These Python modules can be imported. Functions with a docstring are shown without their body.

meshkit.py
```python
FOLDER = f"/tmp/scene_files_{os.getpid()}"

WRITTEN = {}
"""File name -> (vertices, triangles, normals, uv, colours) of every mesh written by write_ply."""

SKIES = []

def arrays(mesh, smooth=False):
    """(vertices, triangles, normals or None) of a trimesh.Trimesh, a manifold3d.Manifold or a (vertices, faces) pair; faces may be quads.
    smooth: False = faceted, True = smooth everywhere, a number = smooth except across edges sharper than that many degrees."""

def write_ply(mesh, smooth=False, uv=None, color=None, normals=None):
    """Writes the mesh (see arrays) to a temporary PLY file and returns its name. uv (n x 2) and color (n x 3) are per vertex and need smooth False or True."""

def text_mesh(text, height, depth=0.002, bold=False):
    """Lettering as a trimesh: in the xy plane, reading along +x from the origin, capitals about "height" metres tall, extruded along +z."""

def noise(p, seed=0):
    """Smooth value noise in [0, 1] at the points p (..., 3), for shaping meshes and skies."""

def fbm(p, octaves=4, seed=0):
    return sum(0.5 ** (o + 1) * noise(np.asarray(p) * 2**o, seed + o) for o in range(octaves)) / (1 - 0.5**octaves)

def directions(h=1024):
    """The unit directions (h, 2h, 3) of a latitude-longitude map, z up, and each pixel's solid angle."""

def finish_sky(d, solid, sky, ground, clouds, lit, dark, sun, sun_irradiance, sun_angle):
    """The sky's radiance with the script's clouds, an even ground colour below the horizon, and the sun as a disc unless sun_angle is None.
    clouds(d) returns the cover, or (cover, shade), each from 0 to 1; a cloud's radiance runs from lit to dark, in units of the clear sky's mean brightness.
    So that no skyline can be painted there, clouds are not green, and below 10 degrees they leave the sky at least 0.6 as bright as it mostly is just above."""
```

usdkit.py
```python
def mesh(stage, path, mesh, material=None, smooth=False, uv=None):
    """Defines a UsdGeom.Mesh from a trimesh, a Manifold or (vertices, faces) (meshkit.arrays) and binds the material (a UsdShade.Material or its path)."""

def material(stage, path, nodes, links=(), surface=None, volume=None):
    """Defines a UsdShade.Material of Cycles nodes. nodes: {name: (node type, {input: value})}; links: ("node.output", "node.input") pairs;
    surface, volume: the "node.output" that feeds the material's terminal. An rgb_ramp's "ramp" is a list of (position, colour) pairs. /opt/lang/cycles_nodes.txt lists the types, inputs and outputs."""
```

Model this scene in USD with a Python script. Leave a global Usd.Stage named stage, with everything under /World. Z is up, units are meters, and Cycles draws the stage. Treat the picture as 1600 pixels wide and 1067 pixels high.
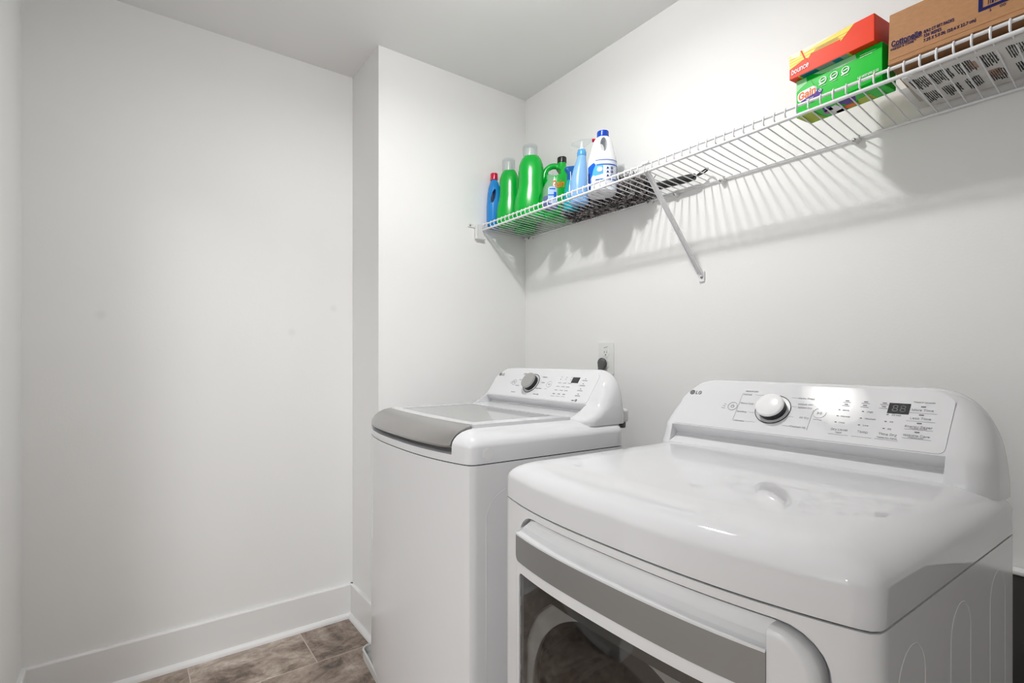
import math, random
import shapely
import numpy as np, trimesh, usdkit, meshkit
import manifold3d as m3
from shapely.geometry import Polygon, Point, box as sbox
from shapely import affinity
from pxr import Usd, UsdGeom, UsdLux, UsdShade, Gf, Sdf, Vt

stage = Usd.Stage.CreateInMemory()
UsdGeom.SetStageUpAxis(stage, UsdGeom.Tokens.z)
UsdGeom.SetStageMetersPerUnit(stage, 1.0)
UsdGeom.Xform.Define(stage, '/World')
UsdGeom.Scope.Define(stage, '/World/Looks')

# ------------------------------------------------------------------ camera
YAW = math.radians(34.72)
FW = np.array([-math.cos(YAW), math.sin(YAW), 0.0]); RT = np.array([math.sin(YAW), math.cos(YAW), 0.0])
cam = UsdGeom.Camera.Define(stage, '/World/camera')
cam.CreateHorizontalApertureAttr(36.0)
cam.CreateVerticalApertureAttr(36.0 * 1067 / 1600)
cam.CreateFocalLengthAttr(786.7 / 1600 * 36.0)
cam.CreateHorizontalApertureOffsetAttr(50 / 1600 * 36.0)
cam.CreateVerticalApertureOffsetAttr(27 / 1600 * 36.0)
cam.CreateClippingRangeAttr(Gf.Vec2f(0.02, 50))
cam.CreateFStopAttr(0.0)
mtx = Gf.Matrix4d(*RT, 0, 0, 0, 1, 0, *(-FW), 0, 0, 0, 1.162, 1)
UsdGeom.Xformable(cam).AddTransformOp().Set(mtx)
cam.CreateExposureAttr(0.0)

# ------------------------------------------------------------------ lights: the ceiling lamp out of view, and fill light from an added hall
LAMP = (-1.03, 0.81, 2.35)
lamp_light = UsdLux.SphereLight.Define(stage, '/World/lamp_light')
lamp_light.CreateRadiusAttr(0.038)
lamp_light.CreateNormalizeAttr(True)
lamp_light.CreateIntensityAttr(2.7)
lamp_light.CreateColorAttr(Gf.Vec3f(1.0, 0.993, 0.98))
UsdGeom.Xformable(lamp_light).AddTranslateOp().Set(Gf.Vec3d(*LAMP))
lens_light = UsdLux.DiskLight.Define(stage, '/World/lamp_lens_light')  # second emitter of the unseen lamp, strengthens its downward light; no lens modelled
lens_light.CreateRadiusAttr(0.038)
lens_light.CreateNormalizeAttr(True)
lens_light.CreateIntensityAttr(2.4)
lens_light.CreateColorAttr(Gf.Vec3f(1.0, 0.993, 0.98))
UsdGeom.Xformable(lens_light).AddTranslateOp().Set(Gf.Vec3d(LAMP[0], LAMP[1], LAMP[2] - 0.039))
HALL_LAMP = (0.55, -1.05, 2.40)
hall = UsdLux.DiskLight.Define(stage, '/World/hall_light')  # added fill light, brightens the left wall and the appliance fronts
hall.CreateRadiusAttr(0.30)
hall.CreateNormalizeAttr(True)
hall.CreateIntensityAttr(13.5)
hall.CreateColorAttr(Gf.Vec3f(0.97, 0.985, 1.0))
UsdGeom.Xformable(hall).AddTranslateOp().Set(Gf.Vec3d(*HALL_LAMP))

# ------------------------------------------------------------------ helpers
used = {}
def numbered(path):
    n = used.get(path, -1) + 1
    used[path] = n
    return path if n == 0 else f'{path}_{n:03d}'

def tag(p, label=None, cat=None, group=None, kind=None):
    p = p.GetPrim() if hasattr(p, 'GetPrim') else p
    for k, v in (('label', label), ('category', cat), ('group', group), ('kind', kind)):
        if v:
            p.SetCustomDataByKey(k, v)
    return p

def thing(name, label, cat, loc=(0, 0, 0), rotz=0.0, group=None, kind=None):
    x = UsdGeom.Xform.Define(stage, numbered('/World/' + name))
    x.AddTranslateOp().Set(Gf.Vec3d(*map(float, loc)))
    if rotz:
        x.AddRotateZOp().Set(float(rotz))
    return tag(x, label, cat, group, kind)

def part(parent, name, mesh, mat, smooth=35, label=None, kind=None):
    base = '/World' if parent is None else str(parent.GetPath())
    p = usdkit.mesh(stage, numbered(base + '/' + name), mesh, M[mat], smooth=smooth).GetPrim()
    return tag(p, label, None, None, kind)

def struct(name, mesh, mat, parent=None, smooth=False):
    p = part(parent, name, mesh, mat, smooth)
    if parent is None:
        tag(p, kind='structure')
    return p

def cat(ms):
    return trimesh.util.concatenate([m for m in ms if m is not None])

def man(mesh):
    return m3.Manifold(m3.Mesh(np.asarray(mesh.vertices, np.float32), np.asarray(mesh.faces, np.uint32)))

def tri(m):
    if isinstance(m, trimesh.Trimesh):
        return m
    k = m.to_mesh()
    return trimesh.Trimesh(np.array(k.vert_properties[:, :3], float), np.array(k.tri_verts), process=False)

def boxm(x0, x1, y0, y1, z0, z1):
    return trimesh.creation.box(bounds=[[x0, y0, z0], [x1, y1, z1]])

def mbox(x0, x1, y0, y1, z0, z1):
    return m3.Manifold.cube([x1 - x0, y1 - y0, z1 - z0]).translate([x0, y0, z0])

def rbox(x0, x1, y0, y1, z0, z1, r, seg=12):
    s = m3.Manifold.sphere(r, seg)
    return tri(m3.Manifold.batch_hull([s.translate([x, y, z]) for x in (x0 + r, x1 - r) for y in (y0 + r, y1 - r) for z in (z0 + r, z1 - r)]))

def loft(rings, cap0=True, cap1=True):
    rings = [np.asarray(r, float) for r in rings]
    n = len(rings[0]); v = np.vstack(rings); f = []
    i = np.arange(n); j = (i + 1) % n
    for k in range(len(rings) - 1):
        a, b = k * n, (k + 1) * n
        f.append(np.stack([a + i, a + j, b + j], 1)); f.append(np.stack([a + i, b + j, b + i], 1))
    c = len(v); extra = []
    if cap0:
        extra.append(rings[0].mean(0)); f.append(np.stack([j, i, np.full(n, c)], 1)); c += 1
    if cap1:
        a = (len(rings) - 1) * n
        extra.append(rings[-1].mean(0)); f.append(np.stack([a + i, a + j, np.full(n, c)], 1))
    if extra:
        v = np.vstack([v, extra])
    return trimesh.Trimesh(v, np.vstack(f), process=False)

def sup(cx, cy, rx, ry, z, e=2.0, n=40):
    t = np.arange(n) * 2 * math.pi / n
    c, s = np.cos(t), np.sin(t)
    return np.stack([cx + rx * np.sign(c) * np.abs(c) ** (2 / e), cy + ry * np.sign(s) * np.abs(s) ** (2 / e), np.full(n, z)], 1)

def spin(profile, n=32, axis=None, at=(0, 0, 0)):
    """profile [(r, z)] from bottom to top, lathed about z."""
    rings = [sup(0, 0, max(r, 1e-5), max(r, 1e-5), z, 2, n) for r, z in profile]
    m = loft(rings)
    if axis is not None:
        m.apply_transform(trimesh.geometry.align_vectors([0, 0, 1], axis))
    m.apply_translation(at)
    return m

def tube(pts, r, n=8, closed=False):
    p = np.asarray(pts, float)
    t = np.gradient(p, axis=0)
    if closed:
        t = np.roll(p, -1, 0) - np.roll(p, 1, 0)
    t /= np.linalg.norm(t, axis=1, keepdims=True) + 1e-12
    up = np.array([0, 0, 1.0]) if abs(t[0, 2]) < 0.9 else np.array([1.0, 0, 0])
    a = np.cross(t[0], up); a /= np.linalg.norm(a)
    rings = []; ang = np.arange(n) * 2 * math.pi / n
    rr = np.broadcast_to(r, (len(p),))
    for k in range(len(p)):
        a = a - t[k] * (a @ t[k]); a /= np.linalg.norm(a)
        b = np.cross(t[k], a)
        rings.append(p[k] + rr[k] * (np.cos(ang)[:, None] * a + np.sin(ang)[:, None] * b))
    m = loft(rings if not closed else rings + [rings[0]], not closed, not closed)
    return m

def arc(c, r, a0, a1, n, u, v):
    a = np.radians(np.linspace(a0, a1, n))
    return np.asarray(c) + r * (np.cos(a)[:, None] * np.asarray(u, float) + np.sin(a)[:, None] * np.asarray(v, float))

def extr(poly, d0, d1, o=(0, 0, 0), xd=(1, 0, 0), yd=(0, 1, 0)):
    """a shapely polygon in the plane (o, xd, yd) extruded along its normal from d0 to d1"""
    polys = [g for g in getattr(poly, 'geoms', [poly]) if not g.is_empty]
    ms = [trimesh.creation.extrude_polygon(g, d1 - d0, engine='earcut') for g in polys]
    m = trimesh.util.concatenate(ms); m.apply_translation([0, 0, d0])
    xd, yd = np.asarray(xd, float), np.asarray(yd, float); nd = np.cross(xd, yd)
    m.vertices = np.asarray(o, float) + m.vertices @ np.stack([xd, yd, nd])
    return m

def rrect(x0, x1, y0, y1, r, q=6):
    return sbox(x0 + r, y0 + r, x1 - r, y1 - r).buffer(r, quad_segs=q)

_txt = {}
def txt(s, h, x, y, bold=False, width=None, align='l', shear=0.0, rot=0.0):
    """lettering in a plane frame (2-D), thickness .0004; returns a mesh with z = thickness"""
    key = (s, bold)
    if key not in _txt:
        _txt[key] = meshkit.text_mesh(s, 1.0, 1.0, bold)
    m = _txt[key].copy()
    w = m.bounds[1][0] - m.bounds[0][0]
    m.vertices[:, 0] -= m.bounds[0][0]
    sx = h if width is None else width / w
    m.vertices *= [sx, h, 1]
    w *= sx
    m.vertices[:, 0] += shear * m.vertices[:, 1]
    m.vertices[:, 0] -= {'l': 0, 'c': w / 2, 'r': w}[align]
    if rot:
        c, sn = math.cos(math.radians(rot)), math.sin(math.radians(rot))
        m.vertices[:, :2] = m.vertices[:, :2] @ np.array([[c, sn], [-sn, c]])
    m.vertices += [x, y, 0]
    return m

def bar(x0, x1, y0, y1):
    return boxm(x0, x1, y0, y1, 0, 1)

def flat(poly):
    return extr(poly, 0, 1)

def onto(ms, o, xd, yd, lift=0.0003, thick=0.0004):
    """puts unit-thick 2-D meshes onto a plane"""
    m = cat(ms).copy()
    xd, yd = np.asarray(xd, float), np.asarray(yd, float); nd = np.cross(xd, yd)
    v = m.vertices * [1, 1, thick]; v[:, 2] += lift
    m.vertices = np.asarray(o, float) + v @ np.stack([xd, yd, nd])
    return m

# ------------------------------------------------------------------ materials
M = {}
def mat(name, nodes, links, surface):
    M[name] = usdkit.material(stage, '/World/Looks/' + name, nodes, links, surface=surface)

def plain(name, col, rough=0.5, metal=0.0, ior=1.5, bump=None, coat=0.0, **kw):
    p = {'base_color': col, 'roughness': rough, 'metallic': metal, 'ior': ior, 'coat_weight': coat, **kw}
    if bump:
        scale, strength, dist = bump
        mat(name, {'g': ('geometry', {}), 'n': ('noise_texture', {'scale': scale, 'detail': 3.0}), 'b': ('bump', {'strength': strength, 'distance': dist}), 'p': ('principled_bsdf', p)},
            [('g.position', 'n.vector'), ('n.fac', 'b.height'), ('b.normal', 'p.normal')], 'p.BSDF')
    else:
        mat(name, {'p': ('principled_bsdf', p)}, [], 'p.BSDF')

WALL = (0.888, 0.887, 0.880)
plain('wall_paint', WALL, 0.55, bump=(160, 0.10, 0.002))
# the left wall carries a few rubbed spots
spots = [(-2.215, -0.0885, 1.316), (-2.215, 0.561, 1.275), (-2.215, 0.741, 1.386)]
nodes = {'g': ('geometry', {}), 'n': ('noise_texture', {'scale': 160.0, 'detail': 3.0}), 'b': ('bump', {'strength': 0.10, 'distance': 0.002}), 'p': ('principled_bsdf', {'roughness': 0.55})}
links = [('g.position', 'n.vector'), ('n.fac', 'b.height'), ('b.normal', 'p.normal')]
prev = None
for i, s in enumerate(spots):
    nodes[f'd{i}'] = ('vector_math', {'math_type': 'distance', 'vector2': s})
    nodes[f'r{i}'] = ('map_range', {'range_type': 'smoothstep', 'from_min': 0.004, 'from_max': 0.024, 'to_min': 0.09, 'to_max': 0.0, 'clamp': True})
    nodes[f'm{i}'] = ('mix', {'color1': WALL, 'color2': (0.35, 0.34, 0.32)})
    links += [('g.position', f'd{i}.vector1'), (f'd{i}.value', f'r{i}.value'), (f'r{i}.result', f'm{i}.fac')]
    if prev:
        links.append((prev, f'm{i}.color1'))
    prev = f'm{i}.color'
links.append((prev, 'p.base_color'))
mat('wall_paint_rubbed', nodes, links, 'p.BSDF')
plain('ceiling_paint', (0.885, 0.884, 0.878), 0.8, bump=(220, 0.08, 0.002))
plain('trim_paint', (0.86, 0.855, 0.85), 0.35)
plain('grout', (0.55, 0.47, 0.41), 0.9)
mat('stone_tile', {'g': ('geometry', {}), 'oi': ('object_info', {}), 'k': ('math', {'math_type': 'multiply', 'value2': 13.0}), 'c': ('combine_xyz', {}),
    'off': ('vector_math', {'math_type': 'add'}), 'mp': ('mapping', {'scale': (1.0, 0.72, 1.0), 'rotation': (0, 0, 0.5)}),
    'n': ('noise_texture', {'scale': 3.4, 'detail': 10.0, 'roughness': 0.66, 'distortion': 2.0}),
    'n2': ('noise_texture', {'scale': 15.0, 'detail': 9.0, 'roughness': 0.74, 'distortion': 1.6}),
    'mx': ('math', {'math_type': 'multiply_add', 'value2': 0.62}), 'm2': ('math', {'math_type': 'multiply', 'value2': 0.38}),
    'r': ('rgb_ramp', {'ramp': [(0.36, (0.06, 0.043, 0.034)), (0.43, (0.17, 0.125, 0.098)), (0.48, (0.29, 0.222, 0.176)), (0.53, (0.39, 0.31, 0.255)), (0.57, (0.48, 0.40, 0.34)), (0.63, (0.66, 0.58, 0.51))]}),
    'b': ('bump', {'strength': 0.5, 'distance': 0.004}), 'p': ('principled_bsdf', {'roughness': 0.40})},
    [('oi.random', 'k.value1'), ('k.value', 'c.x'), ('k.value', 'c.z'), ('g.position', 'off.vector1'), ('c.vector', 'off.vector2'), ('off.vector', 'mp.vector'), ('mp.vector', 'n.vector'), ('mp.vector', 'n2.vector'),
     ('n2.fac', 'm2.value1'), ('n.fac', 'mx.value1'), ('m2.value', 'mx.value3'), ('mx.value', 'r.fac'), ('r.color', 'p.base_color'), ('mx.value', 'b.height'), ('b.normal', 'p.normal')], 'p.BSDF')
plain('enamel', (0.72, 0.72, 0.737), 0.02)
plain('enamel_body', (0.74, 0.74, 0.75), 0.22)
plain('gasket', (0.10, 0.10, 0.10), 0.6)
plain('panel_white', (0.72, 0.72, 0.737), 0.012)
plain('knob_white', (0.82, 0.82, 0.83), 0.12)
plain('black_plastic', (0.012, 0.012, 0.013), 0.25)
plain('knob_silver', (0.42, 0.42, 0.41), 0.38, metal=0.55)
plain('silver_panel', (0.25, 0.247, 0.242), 0.34, metal=0.3)
plain('brushed_silver', (0.42, 0.41, 0.40), 0.28, metal=0.8)
plain('ring_grey', (0.55, 0.55, 0.56), 0.25)
plain('print_grey', (0.13, 0.13, 0.14), 0.5)
plain('print_light', (0.36, 0.36, 0.38), 0.5)
plain('print_black', (0.02, 0.02, 0.02), 0.5)
plain('display_glass', (0.018, 0.018, 0.02), 0.08)
plain('display_digit', (0.035, 0.035, 0.037), 0.4)
plain('lid_glass', (0.33, 0.335, 0.335), 0.05, coat=0.5, coat_roughness=0.02)
plain('lid_border', (0.38, 0.38, 0.38), 0.12)
plain('dark_liner', (0.032, 0.031, 0.030), 0.45)
plain('drum_steel', (0.045, 0.045, 0.045), 0.4, metal=0.4)
plain('glass_border', (0.085, 0.083, 0.080), 0.3)
mat('smoked_pane', {'t': ('transparent_bsdf', {'color': (0.70, 0.70, 0.69)}), 'gl': ('glossy_bsdf', {'color': (1, 1, 1), 'roughness': 0.03}), 'w': ('layer_weight', {'blend': 0.5}), 'k': ('math', {'math_type': 'power', 'value2': 3.5}), 'a': ('math', {'math_type': 'multiply_add', 'value2': 0.55, 'value3': 0.045}), 'm': ('mix_closure', {})},
    [('w.facing', 'k.value1'), ('k.value', 'a.value1'), ('a.value', 'm.fac'), ('t.BSDF', 'm.closure1'), ('gl.BSDF', 'm.closure2')], 'm.closure')
plain('wire_white', (0.83, 0.83, 0.85), 0.28)
plain('clip_plastic', (0.78, 0.78, 0.77), 0.4)
plain('screw_metal', (0.30, 0.29, 0.28), 0.35, metal=0.8)
plain('outlet_white', (0.82, 0.82, 0.81), 0.3)
plain('slot_dark', (0.05, 0.05, 0.05), 0.6)
plain('cord_grey', (0.10, 0.10, 0.10), 0.5)
plain('pan_white', (0.72, 0.72, 0.71), 0.35)
plain('box_dark', (0.055, 0.052, 0.048), 0.6)
plain('lamp_white', (0.8, 0.8, 0.78), 0.4)
def bottle_mat(name, col, rough=0.20):
    plain(name, col, rough)
bottle_mat('green_plastic', (0.0, 0.43, 0.04))
bottle_mat('green_dark', (0.0, 0.36, 0.03))
bottle_mat('blue_plastic', (0.012, 0.24, 0.66))
bottle_mat('red_plastic', (0.60, 0.004, 0.05))
bottle_mat('teal_plastic', (0.004, 0.36, 0.42))
bottle_mat('deep_blue', (0.003, 0.10, 0.36))
bottle_mat('pale_blue', (0.24, 0.47, 0.83), 0.3)
bottle_mat('collar_blue', (0.10, 0.38, 0.72), 0.3)
bottle_mat('bleach_white', (0.82, 0.83, 0.86), 0.3)
bottle_mat('cap_blue', (0.004, 0.06, 0.46))
bottle_mat('liquid_blue', (0.003, 0.035, 0.33))
plain('black_cap', (0.012, 0.012, 0.012), 0.3)
plain('white_plastic', (0.85, 0.85, 0.86), 0.25)
mat('clear_plastic', {'t': ('transparent_bsdf', {'color': (0.93, 0.95, 0.95)}), 'gl': ('principled_bsdf', {'base_color': (0.75, 0.77, 0.77), 'roughness': 0.12}), 'm': ('mix_closure', {'fac': 0.17})},
    [('t.BSDF', 'm.closure1'), ('gl.BSDF', 'm.closure2')], 'm.closure')
mat('film', {'t': ('transparent_bsdf', {'color': (0.96, 0.96, 0.96)}), 'gl': ('principled_bsdf', {'base_color': (0.8, 0.8, 0.8), 'roughness': 0.15}), 'm': ('mix_closure', {'fac': 0.35})},
    [('t.BSDF', 'm.closure1'), ('gl.BSDF', 'm.closure2')], 'm.closure')
for n_, c_ in dict(label_white=(0.75, 0.80, 0.88), label_sky=(0.10, 0.47, 0.85), label_blue=(0.01, 0.12, 0.62), label_navy=(0.006, 0.03, 0.20), label_pale=(0.47, 0.62, 0.86), label_pink=(0.75, 0.35, 0.5),
                   ink_navy=(0.012, 0.014, 0.10), ink_white=(0.86, 0.86, 0.86), ink_orange=(0.85, 0.16, 0.01), ink_red=(0.80, 0.06, 0.015), ink_purple=(0.07, 0.02, 0.28), ink_yellow=(0.90, 0.72, 0.12),
                   ink_pale=(0.95, 0.80, 0.55), ink_lime=(0.42, 0.52, 0.03), ink_teal=(0.01, 0.15, 0.22), ink_grey=(0.28, 0.33, 0.32), ink_black=(0.03, 0.03, 0.03), ink_magenta=(0.4, 0.05, 0.3), ink_mint=(0.30, 0.72, 0.34), ink_tan=(0.42, 0.27, 0.2)).items():
    plain(n_, c_, 0.4, specular_ior_level=0.18)
plain('carton_red', (0.80, 0.045, 0.008), 0.42, specular_ior_level=0.18)
plain('carton_darkred', (0.42, 0.01, 0.006), 0.3, specular_ior_level=0.18)
plain('carton_green', (0.0, 0.52, 0.025), 0.3, specular_ior_level=0.18)
mat('cardboard', {'g': ('geometry', {}), 'mp': ('mapping', {'scale': (1, 1, 2)}), 'n': ('noise_texture', {'scale': 90.0, 'detail': 4.0}), 'r': ('rgb_ramp', {'ramp': [(0.3, (0.43, 0.215, 0.095)), (0.7, (0.48, 0.25, 0.115))]}), 'p': ('principled_bsdf', {'roughness': 0.75})},
    [('g.position', 'mp.vector'), ('mp.vector', 'n.vector'), ('n.fac', 'r.fac'), ('r.color', 'p.base_color')], 'p.BSDF')
plain('paper_wrap', (0.70, 0.69, 0.66), 0.4, bump=(40, 0.4, 0.01))
mat('duster_grey', {'g': ('geometry', {}), 'n': ('noise_texture', {'scale': 55.0, 'detail': 2.0}), 'r': ('rgb_ramp', {'ramp': [(0.34, (0.03, 0.028, 0.028)), (0.48, (0.14, 0.128, 0.130)), (0.62, (0.48, 0.44, 0.44))]}), 'p': ('principled_bsdf', {'roughness': 0.9})},
    [('g.position', 'n.vector'), ('n.fac', 'r.fac'), ('r.color', 'p.base_color')], 'p.BSDF')
plain('duster_core', (0.03, 0.03, 0.03), 0.8)

# ------------------------------------------------------------------ the room
XA, XC, YC, YB, YL, XR, H = -2.215, -1.922, 0.829, 1.606, -0.296, 0.80, 2.44
struct('wall_left', boxm(XA - 0.1, XA, YL - 0.1, YB + 0.1, 0, H), 'wall_paint_rubbed')
struct('wall_corner', boxm(XA, XC, YC, YB, 0, H), 'wall_paint')
struct('wall_back', boxm(XA, XR + 0.1, YB, YB + 0.1, 0, H), 'wall_paint')
DX0, DX1, DZ, YH = -1.30, 0.12, 2.05, -1.80  # added doorway, sized so the fill light reaches the left wall
struct('wall_near', cat([boxm(XA, DX0, YL - 0.1, YL, 0, H), boxm(DX1, XR + 0.1, YL - 0.1, YL, 0, H), boxm(DX0, DX1, YL - 0.1, YL, DZ, H)]), 'wall_paint')
# added hall outside an unseen doorway, holds the fill light
struct('wall_hall', cat([boxm(-1.7, 1.2, YH - 0.1, YH, 0, H), boxm(-1.8, -1.7, YH, YL - 0.1, 0, H), boxm(1.1, 1.2, YH, YL - 0.1, 0, H)]), 'wall_paint')
struct('ceiling_hall', boxm(-1.8, 1.2, YH - 0.1, YL - 0.1, H, H + 0.1), 'ceiling_paint')
struct('floor_hall', boxm(-1.8, 1.2, YH - 0.1, YL - 0.05, -0.05, 0.0), 'grout')
struct('door_1', cat([boxm(DX0 - 0.07, DX0, YL - 0.001, YL + 0.016, 0, DZ + 0.07), boxm(DX1, DX1 + 0.07, YL - 0.001, YL + 0.016, 0, DZ + 0.07), boxm(DX0, DX1, YL - 0.001, YL + 0.016, DZ, DZ + 0.07)]), 'trim_paint')  # casing of the added doorway
struct('wall_right', boxm(XR, XR + 0.1, YL, YB, 0, H), 'wall_paint')
struct('ceiling', boxm(XA - 0.1, XR + 0.1, YL - 0.1, YB + 0.1, H, H + 0.1), 'ceiling_paint')
fl = thing('floor', None, None, kind='structure')
part(fl, 'grout_bed', boxm(XA - 0.05, XR + 0.05, YL - 0.05, YB + 0.05, -0.05, -0.0010), 'grout', False)
TW, TL = 0.30, 0.4115
rng = random.Random(4)
for i in range(-1, 11):
    x0 = -1.941 + TW * i; x1 = x0 + TW
    off = 0.1755 if i % 2 else 0.1755 + TL / 2
    for j in range(-3, 5):
        y0 = off + TL * j; y1 = y0 + TL
        a0, a1, b0, b1 = max(x0, XA), min(x1, XR), max(y0, YL), min(y1, YB)
        if a1 - a0 < 0.02 or b1 - b0 < 0.02:
            continue
        g = 0.0022
        part(fl, 'tile', rbox(a0 + g, a1 - g, b0 + g, b1 - g, -0.012, 0.0, 0.0012, 4), 'stone_tile', False)

def baseboard(name, p0, p1, n):
    """board and shoe moulding along p0-p1; n points into the room"""
    p0, p1, n = np.array([*p0, 0.0]), np.array([*p1, 0.0]), np.array([*n, 0.0])
    d = p1 - p0; L = np.linalg.norm(d); d /= L
    prof = Polygon([(0, 0), (0.014, 0), (0.014, 0.1405), (0.0122, 0.1440), (0.010, 0.145), (0, 0.145)])
    x = thing(name, None, None, kind='structure')
    def sweep(poly):
        m = trimesh.creation.extrude_polygon(poly, L, engine='earcut')
        m.vertices = p0 + np.outer(m.vertices[:, 0], n) + np.outer(m.vertices[:, 1], [0, 0, 1]) + np.outer(m.vertices[:, 2], d)
        if m.volume < 0:
            m.invert()
        return m
    part(x, 'board', sweep(prof), 'trim_paint', 20)
    q = [(0.014, 0.0)] + [(0.014 + 0.017 * math.cos(a), 0.019 * math.sin(a)) for a in np.linspace(0, math.pi / 2, 7)]
    part(x, 'shoe_moulding', sweep(Polygon(q)), 'trim_paint', 30)
baseboard('baseboard_left', (XA, YL), (XA, YC), (1, 0))
baseboard('baseboard_corner', (XA, YC), (XC, YC), (0, -1))
baseboard('baseboard_corner', (XC, YC - 0.014), (XC, YB), (1, 0))
baseboard('baseboard_near', (XA + 0.014, YL), (DX0 - 0.07, YL), (0, 1))
baseboard('baseboard_back', (XC, YB), (-0.34, YB), (0, -1))
baseboard('baseboard_back', (0.22, YB), (XR, YB), (0, -1))

# ------------------------------------------------------------------ ceiling lamp (above the frame)
t = thing('ceiling_lamp', 'round white flush ceiling lamp above the appliances, just out of the frame', 'lamp', (LAMP[0], LAMP[1], 0))
part(t, 'canopy', spin([(0.13, 2.40), (0.14, 2.405), (0.14, 2.43), (0.135, 2.44)]), 'lamp_white')
part(t, 'socket', spin([(0.018, 2.386), (0.022, 2.39), (0.03, 2.40)]), 'lamp_white')

t = thing('ceiling_lamp', 'round white flush lamp added for fill light in the unseen hall, behind the camera', 'lamp', (HALL_LAMP[0], HALL_LAMP[1], 0))  # added fixture above the fill light
part(t, 'canopy', spin([(0.31, 2.405), (0.32, 2.41), (0.32, 2.43), (0.315, 2.44)]), 'lamp_white')

# ------------------------------------------------------------------ outline of an appliance in plan
WD = 0.686
def plan(yb, b, f=0.0, s=0.0, rc=0.02, p=2.6, n=60, back=0.0):
    tt = np.linspace(-1, 1, n)
    x = WD / 2 + tt * (WD / 2 - s); y = f - b * (1 - np.abs(tt) ** p)
    pts = list(zip(x, y)) + [(WD - s, yb - back), (s, yb - back)]
    return Polygon(pts).buffer(0).buffer(-rc, quad_segs=10).buffer(rc, quad_segs=10)

def polar(poly, c, ang):
    P = np.array(poly.exterior.coords)[:-1]; Q = np.roll(P, -1, 0)
    out = []
    for a in ang:
        d = np.array([math.cos(a), math.sin(a)]); e = Q - P
        den = d[0] * e[:, 1] - d[1] * e[:, 0]
        w = P - c
        with np.errstate(divide='ignore', invalid='ignore'):
            tt = (w[:, 0] * e[:, 1] - w[:, 1] * e[:, 0]) / den
            uu = (w[:, 0] * d[1] - w[:, 1] * d[0]) / den
        ok = (np.abs(den) > 1e-14) & (uu >= -1e-9) & (uu <= 1 + 1e-9) & (tt > 0)
        out.append(c + d * tt[ok].max())
    return np.array(out)

def stack(polys, zs, c, n=220):
    base = polys[0].exterior
    ls = np.linspace(0, base.length, n, endpoint=False)
    pts = np.array([base.interpolate(l).coords[0] for l in ls])
    ang = np.sort(np.arctan2(pts[:, 1] - c[1], pts[:, 0] - c[0]))
    c = np.asarray(c, float)
    m = loft([np.column_stack([polar(p, c, ang), np.full(n, z)]) for p, z in zip(polys, zs)])
    if m.volume < 0:
        m.invert()
    return m

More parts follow.
